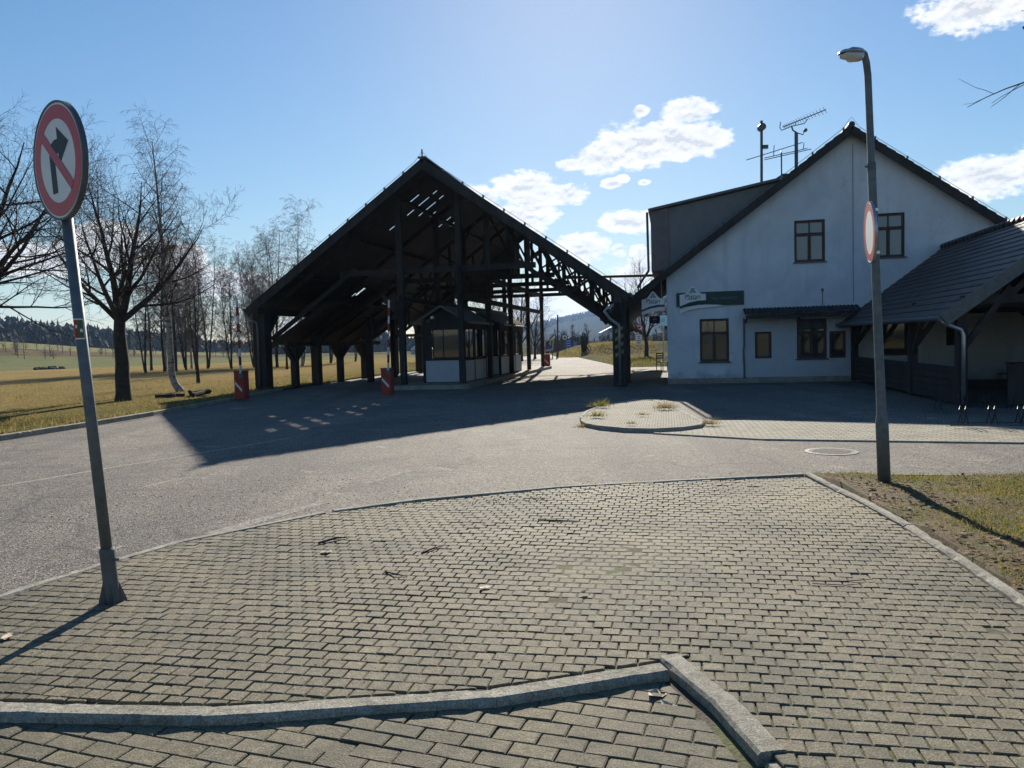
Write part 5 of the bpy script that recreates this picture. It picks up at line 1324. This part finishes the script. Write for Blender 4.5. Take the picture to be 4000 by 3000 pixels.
# branches hanging in at the upper right corner
LR_ = [dict(seg=6, wig=.14, trop=.03, tip=.3, sides=6), dict(seg=5, wig=.16, trop=.02, tip=.3, sides=5, n=5, t0=.3, ang=45, av=14, ratio=.55, fall=.4, rr=.6), dict(seg=4, wig=.16, trop=.05, tip=.5, sides=4, n=4, t0=.2, ang=45, av=15, ratio=.5, fall=.3, rr=.6)]
t = broad(5, 3.2, .2, [((-1, -.1, .85), 4.9, .07), ((-.8, -.1, 1.0), 5.2, .09), ((-.95, -.25, .62), 4.6, .06), ((.2, 0, 1), 5, .12), ((.7, .1, .8), 4, .1)], LR_)
t.finish((10.9, 11.2, -.02), 'bare tree mostly outside the right edge, few twigs showing', 'bare_tree', MT['bark'], MT['twig'], None)

def birch(seed, H, r0, lean=(0, 0), nb=26, z0=.22, sub=9, sub2=6, droop=-.16, base_curve=0, stems=1, minr=.0045):
    lv = [dict(seg=12, wig=.035, trop=.05, tip=.12, sides=8),
          dict(seg=6, wig=.10, trop=.07, tip=.25, sides=4, n=nb, t0=z0, ang=42, av=12, ratio=.30, fall=.45, rr=.42),
          dict(seg=5, wig=.14, trop=droop, tip=.4, sides=3, n=sub, t0=.15, ang=48, av=18, ratio=.5, fall=.3, rr=.55),
          dict(seg=3, wig=.12, trop=droop * 2.2, tip=.6, sides=3, n=sub2, t0=.2, ang=40, av=18, ratio=.5, fall=.3, rr=.7)]
    t = Tree(seed, lv); t.trl = 0; t.minr = minr
    p = Vector((0, 0, -.1)); d = Vector((lean[0], lean[1], 1)).normalized()
    if base_curve:
        pts = [Vector((base_curve * x, 0, z)) for x, z in ((1, -.05), (.8, .12), (.35, .35), (.1, .6), (0, .9), (0, 1.2))]
        t.tr.tube(pts, [r0 * 1.35, r0 * 1.25, r0 * 1.1, r0 * 1.05, r0 * 1.02, r0], 8, cap=False); p = pts[-1]
    else:
        t.tr.tube([p, Vector((0, 0, .15)), Vector((0, 0, .5))], [r0 * 1.5, r0 * 1.2, r0], 8, cap=False); p = Vector((0, 0, .48))
    t.grow(p, d, H - p.z, r0, 0)
    for k in range(stems - 1):
        a = t.rg.uniform(0, 6.28); t.grow(Vector((.1 * math.cos(a), .1 * math.sin(a), .2)), Vector((.16 * math.cos(a), .16 * math.sin(a), 1)).normalized(), H * t.rg.uniform(.75, .95), r0 * .8, 0)
    return t
birch(31, 9.7, .13, (-.035, 0), 30, .2, 10, 6, base_curve=.38).finish((-13.3, 30.1, -.02), 'tall white-barked birch with a bent foot behind the forked tree', 'birch_tree', MT['birch'], MT['birch_twig'], None)
birch(32, 4.6, .085, (-.05, 0), 16, .45, 6, 5, -.05).finish((-15.5, 38, -.02), 'young slim dark tree leaning left on the meadow', 'young_tree', MT['bark'], MT['twig'], None)
birch(33, 3.6, .09, (.01, 0), 12, .6, 6, 5, -.02).finish((-17.5, 60, 0), 'small lone tree on the meadow seen beneath the canopy eaves', 'young_tree', MT['bark'], MT['twig'], None)
# grove beyond the meadow: four individual growths, copied
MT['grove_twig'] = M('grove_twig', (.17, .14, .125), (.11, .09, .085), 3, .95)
kinds = [birch(41, 11.5, .11, (.03, 0), 28, .15, 8, 6, -.10, stems=2, minr=.008), birch(42, 10.5, .12, (-.03, 0), 34, .18, 9, 6, -.1, minr=.010), birch(43, 9.5, .10, (.05, 0), 26, .12, 9, 6, .03, stems=3, minr=.010), birch(44, 12.2, .11, (0, 0), 34, .2, 9, 6, -.14, minr=.010)]
GL = 'bare birch-like tree in the grove at the far edge of the meadow'
protos = []
spots = [(-33.5, 64, 0, .9), (-31.8, 68, 1, 1.0), (-30.6, 62, 2, .95), (-29.6, 66, 3, 1.0), (-28.4, 63, 1, .95), (-27.6, 70, 0, 1.0), (-26.6, 65, 2, 1.0), (-35.2, 70, 3, .9), (-37, 66, 2, .8),
         (-24.6, 74, 3, .85), (-23.4, 70, 2, 1.0), (-22.2, 73, 0, 1.05), (-21.0, 69, 1, 1.0), (-20.3, 75, 2, 1.0), (-19.0, 70, 3, 1.08), (-18.3, 78, 0, 1.0), (-25.8, 80, 1, .9), (-16.6, 82, 2, .8),
         (-32.6, 61, 2, .8), (-31.2, 65, 0, .85), (-30.2, 69, 1, .95), (-29.0, 61, 0, .8), (-27.9, 66, 2, .9), (-27.0, 62, 1, .85), (-29.9, 72, 3, 1.0), (-24.0, 66, 2, .9), (-21.8, 66, 2, .95)]
rg = random.Random(77)
for i, (x, y, k, s_) in enumerate([q for q in spots if q[0] / q[1] > -.478]):
    loc = (x, y, mz(x, y) - .05)
    first = next((p for p in protos if p[0] == k), None)
    if first is None:
        o = kinds[k].finish(loc, GL, 'grove_tree', MT['bark'] if k != 3 else MT['birch'], MT['grove_twig'], 'grove beyond the meadow'); protos.append((k, o))
    else: o = copy_tree(first[1])
    o.location = loc; o.rotation_euler.z = rg.uniform(0, 6.28); o.scale = (s_ * .95, s_ * .95, s_ * rg.uniform(.92, 1.08))
# trees past the canopy and the house
LM = [dict(seg=7, wig=.12, trop=.08, tip=.2, sides=6), dict(seg=6, wig=.14, trop=.08, tip=.25, sides=4, n=10, t0=.12, ang=40, av=12, ratio=.55, fall=.45, rr=.5),
      dict(seg=5, wig=.16, trop=.06, tip=.35, sides=3, n=9, t0=.15, ang=42, av=14, ratio=.5, fall=.35, rr=.6), dict(seg=3, wig=.15, trop=.06, tip=.6, sides=3, n=6, t0=.15, ang=40, av=14, ratio=.5, fall=.3, rr=.75)]
def medium(seed, H, r): return broad(seed, H * .2, r, [((.2, .1, 1), H * .75, r * .7), ((-.5, 0, 1), H * .65, r * .55), ((.6, -.1, .9), H * .6, r * .5), ((.1, .6, 1), H * .6, r * .5), ((-.1, -.6, .9), H * .55, r * .45)], LM)
m1 = medium(51, 8.5, .17); m2 = medium(52, 7.5, .15)
far = [(0, 11.6, 66, 1.02, 'bare tree rising above the gap between canopy and house'), (1, 13.0, 60, .8, 'slender bare tree beyond the passage, nearest the house corner'), (1, 11.9, 55, .75, 'dark-trunked bare tree on the verge beyond the passage'),
       (0, 8.6, 58, .68, 'low bare tree whose twigs show beside the downpipe column'), (0, -2.4, 72, 1.0, 'bare tree seen through the lattice above the nearer booth'), (1, .9, 70, 1.05, 'bare tree seen between posts above the farther booth'), (0, -5.4, 66, .8, 'bare tree behind the left posts of the booth island'), (1, 2.4, 78, .8, 'bare tree at the right of the farther booth'), (1, -8.0, 74, .7, 'bare tree on the far meadow rim under the canopy'), (0, 15.5, 70, .9, 'bare tree hidden partly by the house wall')]
pr = {}
for k, x, y, s_, lab in far:
    loc = (x, y, 0)
    if k not in pr: o = (m1, m2)[k].finish(loc, lab, 'bare_tree', MT['bark'], MT['twig'], None); pr[k] = o
    else: o = copy_tree(pr[k])
    o['label'] = lab; o.location = loc; o.rotation_euler.z = rg.uniform(0, 6.28); o.scale = (s_, s_, s_)

# conifer forest on the hill and hazy tree belt
def conifers(spots, name, seed):
    mb = MB(); rg = random.Random(seed)
    for x, y, h in spots:
        z = hterr(x, y) - 1; r_ = h * rg.uniform(.14, .24); tiers = 4; top = rg.random() < .72
        for k in range(tiers):
            zb = z + h * (.10 + .2 * k); zt = z + h * (.42 + .195 * k); rr = r_ * (1 - .22 * k); o = len(mb.v); n = 6; ph = rg.uniform(0, 6)
            if top: zt = z + h * (.5 + .13 * k); rr = r_ * (1.05 - .08 * k)
            for j in range(n):
                t = ph + 6.283 * j / n; q = rg.uniform(.6, 1.25); mb.v.append((x + math.cos(t) * rr * q, y + math.sin(t) * rr * q, zb + rg.uniform(-.08, .05) * h))
            mb.v.append((x + rg.uniform(-.2, .2), y, zt))
            for j in range(n): mb.f.append((o + j, o + (j + 1) % n, o + n))
    ob = mb.build(name, MT['conifer']); ob['kind'] = 'stuff'; return ob
rg = random.Random(8); sp = []
while len(sp) < 2300:
    az = rg.uniform(-62, -15); r_ = rg.uniform(440, 640) + max(0, (az + 40)) * 2.5
    a = R(az); x, y = r_ * math.sin(a), r_ * math.cos(a)
    sp.append((x, y, rg.uniform(9, 15) * (1 if az < -22 else .65)))
conifers(sp, 'conifer_forest', 4)
sp = []
while len(sp) < 900:
    az = rg.uniform(-18, -1); r_ = rg.uniform(380, 520); a = R(az); sp.append((r_ * math.sin(a), r_ * math.cos(a), rg.uniform(6, 13) * (.7 + .5 * math.sin(az * .5) ** 2)))
conifers(sp, 'far_forest', 5)
sp = []
while len(sp) < 2600:
    az = rg.uniform(0, 30); r_ = rg.uniform(2150, 2500); a = R(az); sp.append((r_ * math.sin(a), r_ * math.cos(a), rg.uniform(9, 14)))
conifers(sp, 'hill_forest', 6)
# belt of bare scrub between bank and hill
mb = MB(); rg = random.Random(12)
for _ in range(260):
    if rg.random() < .7: az = rg.uniform(1.5, 12); r_ = rg.uniform(130, 240)
    else: az = rg.uniform(-34, -19); r_ = rg.uniform(300, 420)
    a = R(az); x, y = r_ * math.sin(a), r_ * math.cos(a); z = hterr(x, y) - .2; h = rg.uniform(2, 6) * (1 if r_ < 260 else 1.3)
    mb.tube([(x, y, z), (x + rg.uniform(-.3, .3), y, z + h * .6), (x + rg.uniform(-.6, .6), y, z + h)], [.12, .07, .03], 4, cap=False)
    for _k in range(16):
        t = rg.uniform(.15, .95); q = Vector((x, y, z + h * t)); d = Vector((rg.uniform(-1, 1), rg.uniform(-1, 1), rg.uniform(.3, 1.2))).normalized() * h * .42 * (1.1 - t)
        mb.tube([q, q + d * .6 + Vector((0, 0, .1)), q + d * 1.1], [.045, .03, .015], 3, cap=False)
        for _m in range(2):
            q2 = q + d * rg.uniform(.3, .9); d2 = rvec(rg) * h * .13; d2.z = abs(d2.z); mb.tube([q2, q2 + d2], [.025, .012], 3, cap=False)
ob = mb.build('scrub', MT['birch_twig']); ob['kind'] = 'stuff'

# ------------------------------------------------------------------ small things on the ground
def leaf(mb, x, y, z, s_, rg, curl=.5):
    a = rg.uniform(0, 6.28); ca, sa = math.cos(a), math.sin(a); c_ = rg.uniform(.15, curl); w_ = rg.uniform(.45, .8)
    P = [(-1, 0, .2), (-.5, -w_ * .8, .55), (.2, -w_, .45), (1, 0, .75), (.2, w_, .5), (-.5, w_ * .8, .4), (0, 0, .05)]
    o = len(mb.v)
    for p, q, r_ in P: mb.v.append((x + (p * ca - q * sa) * s_, y + (p * sa + q * ca) * s_, z + r_ * s_ * c_))
    mb.f += [(o, o + 1, o + 6), (o + 1, o + 2, o + 6), (o + 2, o + 3, o + 6), (o + 3, o + 4, o + 6), (o + 4, o + 5, o + 6), (o + 5, o, o + 6)]
rg = random.Random(99); mb = MB()
for _ in range(5200):
    x = 2.9 + 6 * rg.random() ** 1.4; y = rg.uniform(2, 8.6)
    if inpoly(x - .03, y, LAWN) and (pn(x, y) + (x - 3.3) * .5 < rg.uniform(-.2, .9)): leaf(mb, x, y, lz(x, y) + .008, rg.uniform(.010, .036), rg, 1.0)
for _ in range(120):
    x, y = rg.uniform(-4, 3.1), rg.uniform(3.8, 8.4)
    if inpoly(x, y, UP): leaf(mb, x, y, .004, rg.uniform(.004, .012), rg)
ob = mb.build('fallen_leaves', MT['leaf']); ob['kind'] = 'stuff'
for (x, y, z, s_, lab) in [(-.22, 4.96, .005, .045, 'pale curled dead leaf in the middle of the pavement'), (-1.49, 5.94, .005, .05, 'torn pale dead leaf on the pavement near the road kerb'), (-2.92, 4.31, .005, .06, 'brown curled leaf at the left edge near the sign shadow'), (.42, 4.8, .005, .03, 'small narrow dead leaf right of the pavement middle'),
                           (.56, 3.57, -.055, .055, 'pale dead leaf tucked in the kerb corner'), (.63, 3.47, -.055, .065, 'largest pale leaf just below the kerb corner'), (.66, 3.36, -.055, .05, 'dead leaf lying lowest along the right kerb face'), (.72, 3.03, -.055, .035, 'small pale leaf on the lower paving beside the short kerb'), (.40, 3.42, -.055, .03, 'small dead leaf left of the kerb corner on the lower paving')]:
    m_ = MB(); leaf(m_, x, y, z, s_, rg, .9); leaf(m_, x + s_ * .5, y + s_ * .2, z + .004, s_ * .6, rg, .9)
    thing(m_, 'dead_leaf', MT['pale_leaf'], (x, y, z), lab, 'leaf', 'dead leaves on the paving')
for P_, r_, lab in [([(-.93, 5.36, .012), (-.86, 5.28, .02), (-.76, 5.24, .01)], .006, 'short dark forked twig left of the pavement middle'), ([(-.73, 5.83, .01), (-.66, 5.92, .016), (-.58, 6.03, .012)], .007, 'pale slanting twig on the pavement'), ([(.2, 6.83, .01), (.36, 6.77, .014), (.55, 6.74, .01)], .007, 'long thin straight twig lying across the paving'),
                    ([(-1.62, 6.22, .01), (-1.5, 6.34, .02), (-1.42, 6.38, .01)], .01, 'dark stick lying near the road kerb'), ([(1.9, 4.9, .01), (2.1, 4.86, .014), (2.3, 4.9, .01)], .004, 'thin twig on the right part of the pavement'), ([(-.65, 3.12, -.05), (-.5, 3.07, -.045), (-.36, 3.02, -.05)], .005, 'thin dark twig on the lower paving')]:
    m_ = MB(); m_.tube(P_, [r_, r_ * .9, r_ * .4], 6); a, b = Vector(P_[1]), Vector(P_[2]); m_.tube([a, a + Vector((.03, -.04, .012))], [r_ * .6, r_ * .3], 5)
    thing(m_, 'twig', MT['bark'], P_[0], lab, 'twig', 'twigs on the paving')
def pebble(mb, x, y, z, s_, rg):
    o = len(mb.v); k = 5
    for hh, rr in ((0, 1), (.6, .8)):
        for j in range(k): t = 6.283 * j / k; q = rg.uniform(.6, 1.2); mb.v.append((x + math.cos(t) * s_ * rr * q, y + math.sin(t) * s_ * rr * q, z + s_ * hh * q))
    for j in range(k): p, q = o + j, o + (j + 1) % k; mb.f.append((p, q, q + k, p + k))
    mb.f.append(tuple(o + k + j for j in range(k)))
mb = MB()
for _ in range(900):
    t = rg.gauss(.5, .22); x = -.2 + 2.0 * t; y = 7.72 + .33 * t + rg.gauss(0, .10)
    if inpoly(x, y, UP): pebble(mb, x, y, .0, rg.uniform(.004, .012), rg)
for _ in range(600):
    i = rg.randrange(len(FK) - 1); t = rg.random(); x = FK[i][0] + (FK[i + 1][0] - FK[i][0]) * t; y = FK[i][1] + (FK[i + 1][1] - FK[i][1]) * t
    pebble(mb, x + rg.uniform(-.02, .05), y - rg.uniform(.0, .1), -.002, rg.uniform(.003, .009), rg)
for _ in range(500):
    x, y = rg.uniform(-4, 3), rg.uniform(3, 8.5)
    if inpoly(x, y, UP): pebble(mb, x, y, -.001, rg.uniform(.002, .006), rg)
for _ in range(700):
    x = rg.uniform(-5, 4); y = 8.2 + .12 * x + abs(rg.gauss(0, .35)) if x > -1.5 else rg.uniform(7, 10)
    if not inpoly(x, y, UP) and y > 7.6 + .1 * x: pebble(mb, x, y, ZR, rg.uniform(.004, .010), rg)
ob = mb.build('gravel', MT['crumb']); ob['kind'] = 'stuff'
# weed tufts on the island and along kerbs
def tuft(x, y, r_, h, lab, z=.035, n=90):
    m_ = MB()
    for _ in range(n):
        a = rg.uniform(0, 6.28); d = r_ * rg.random() ** 1.3; px, py = x + math.cos(a) * d + .12 * r_ * math.sin(a * 3), y + math.sin(a) * d * .9
        b = rg.uniform(0, 6.28); l = h * rg.uniform(.25, 1.15) * (1.1 - .75 * d / r_); ex, ey = math.cos(b) * l * .7, math.sin(b) * l * .7
        o = len(m_.v); m_.v += [(px - .005, py, z), (px + .005, py, z), (px + ex, py + ey, z + l * .7)]; m_.f.append((o, o + 1, o + 2))
    thing(m_, 'weed_tuft', MT['straw'] if n % 2 else MT['blade'], (x, y, z), lab, 'weeds', 'weed tufts on the traffic island')
tuft(2.1, 18.3, .35, .3, 'tallest weed tuft at the far left rim of the traffic island', n=160)
tuft(1.75, 15.9, .3, .22, 'green weed tuft along the left kerb of the island', n=120)
tuft(3.45, 17.3, .36, .28, 'weed tuft at the right rim where the house shadow begins', n=181)
tuft(3.68, 14.35, .25, .22, 'dry weed tuft against the outside of the island kerb at the right', z=-.02, n=121)
tuft(2.7, 15.9, .2, .1, 'small flat weed patch in the middle of the island', n=71)
tuft(2.2, 14.3, .22, .08, 'brown flat weed patch near the front kerb of the island', n=71)
tuft(1.35, 14.9, .22, .15, 'dry weeds in the gutter at the left foot of the island', z=ZR, n=91)

# ------------------------------------------------------------------ air
m, nt, b = newmat('haze'); nt.nodes.remove(b)
pv = N(nt, 'ShaderNodeVolumePrincipled'); pv.inputs['Color'].default_value = (.36, .56, .92, 1); pv.inputs['Density'].default_value = HAZE; pv.inputs['Anisotropy'].default_value = .35
L(nt, pv.outputs[0], nt.nodes['Material Output'].inputs['Volume'])
mb = MB(); mb.box(-3400, 3400, -3400, 3400, -6, 195); ob = mb.build('haze', m); ob['kind'] = 'stuff'
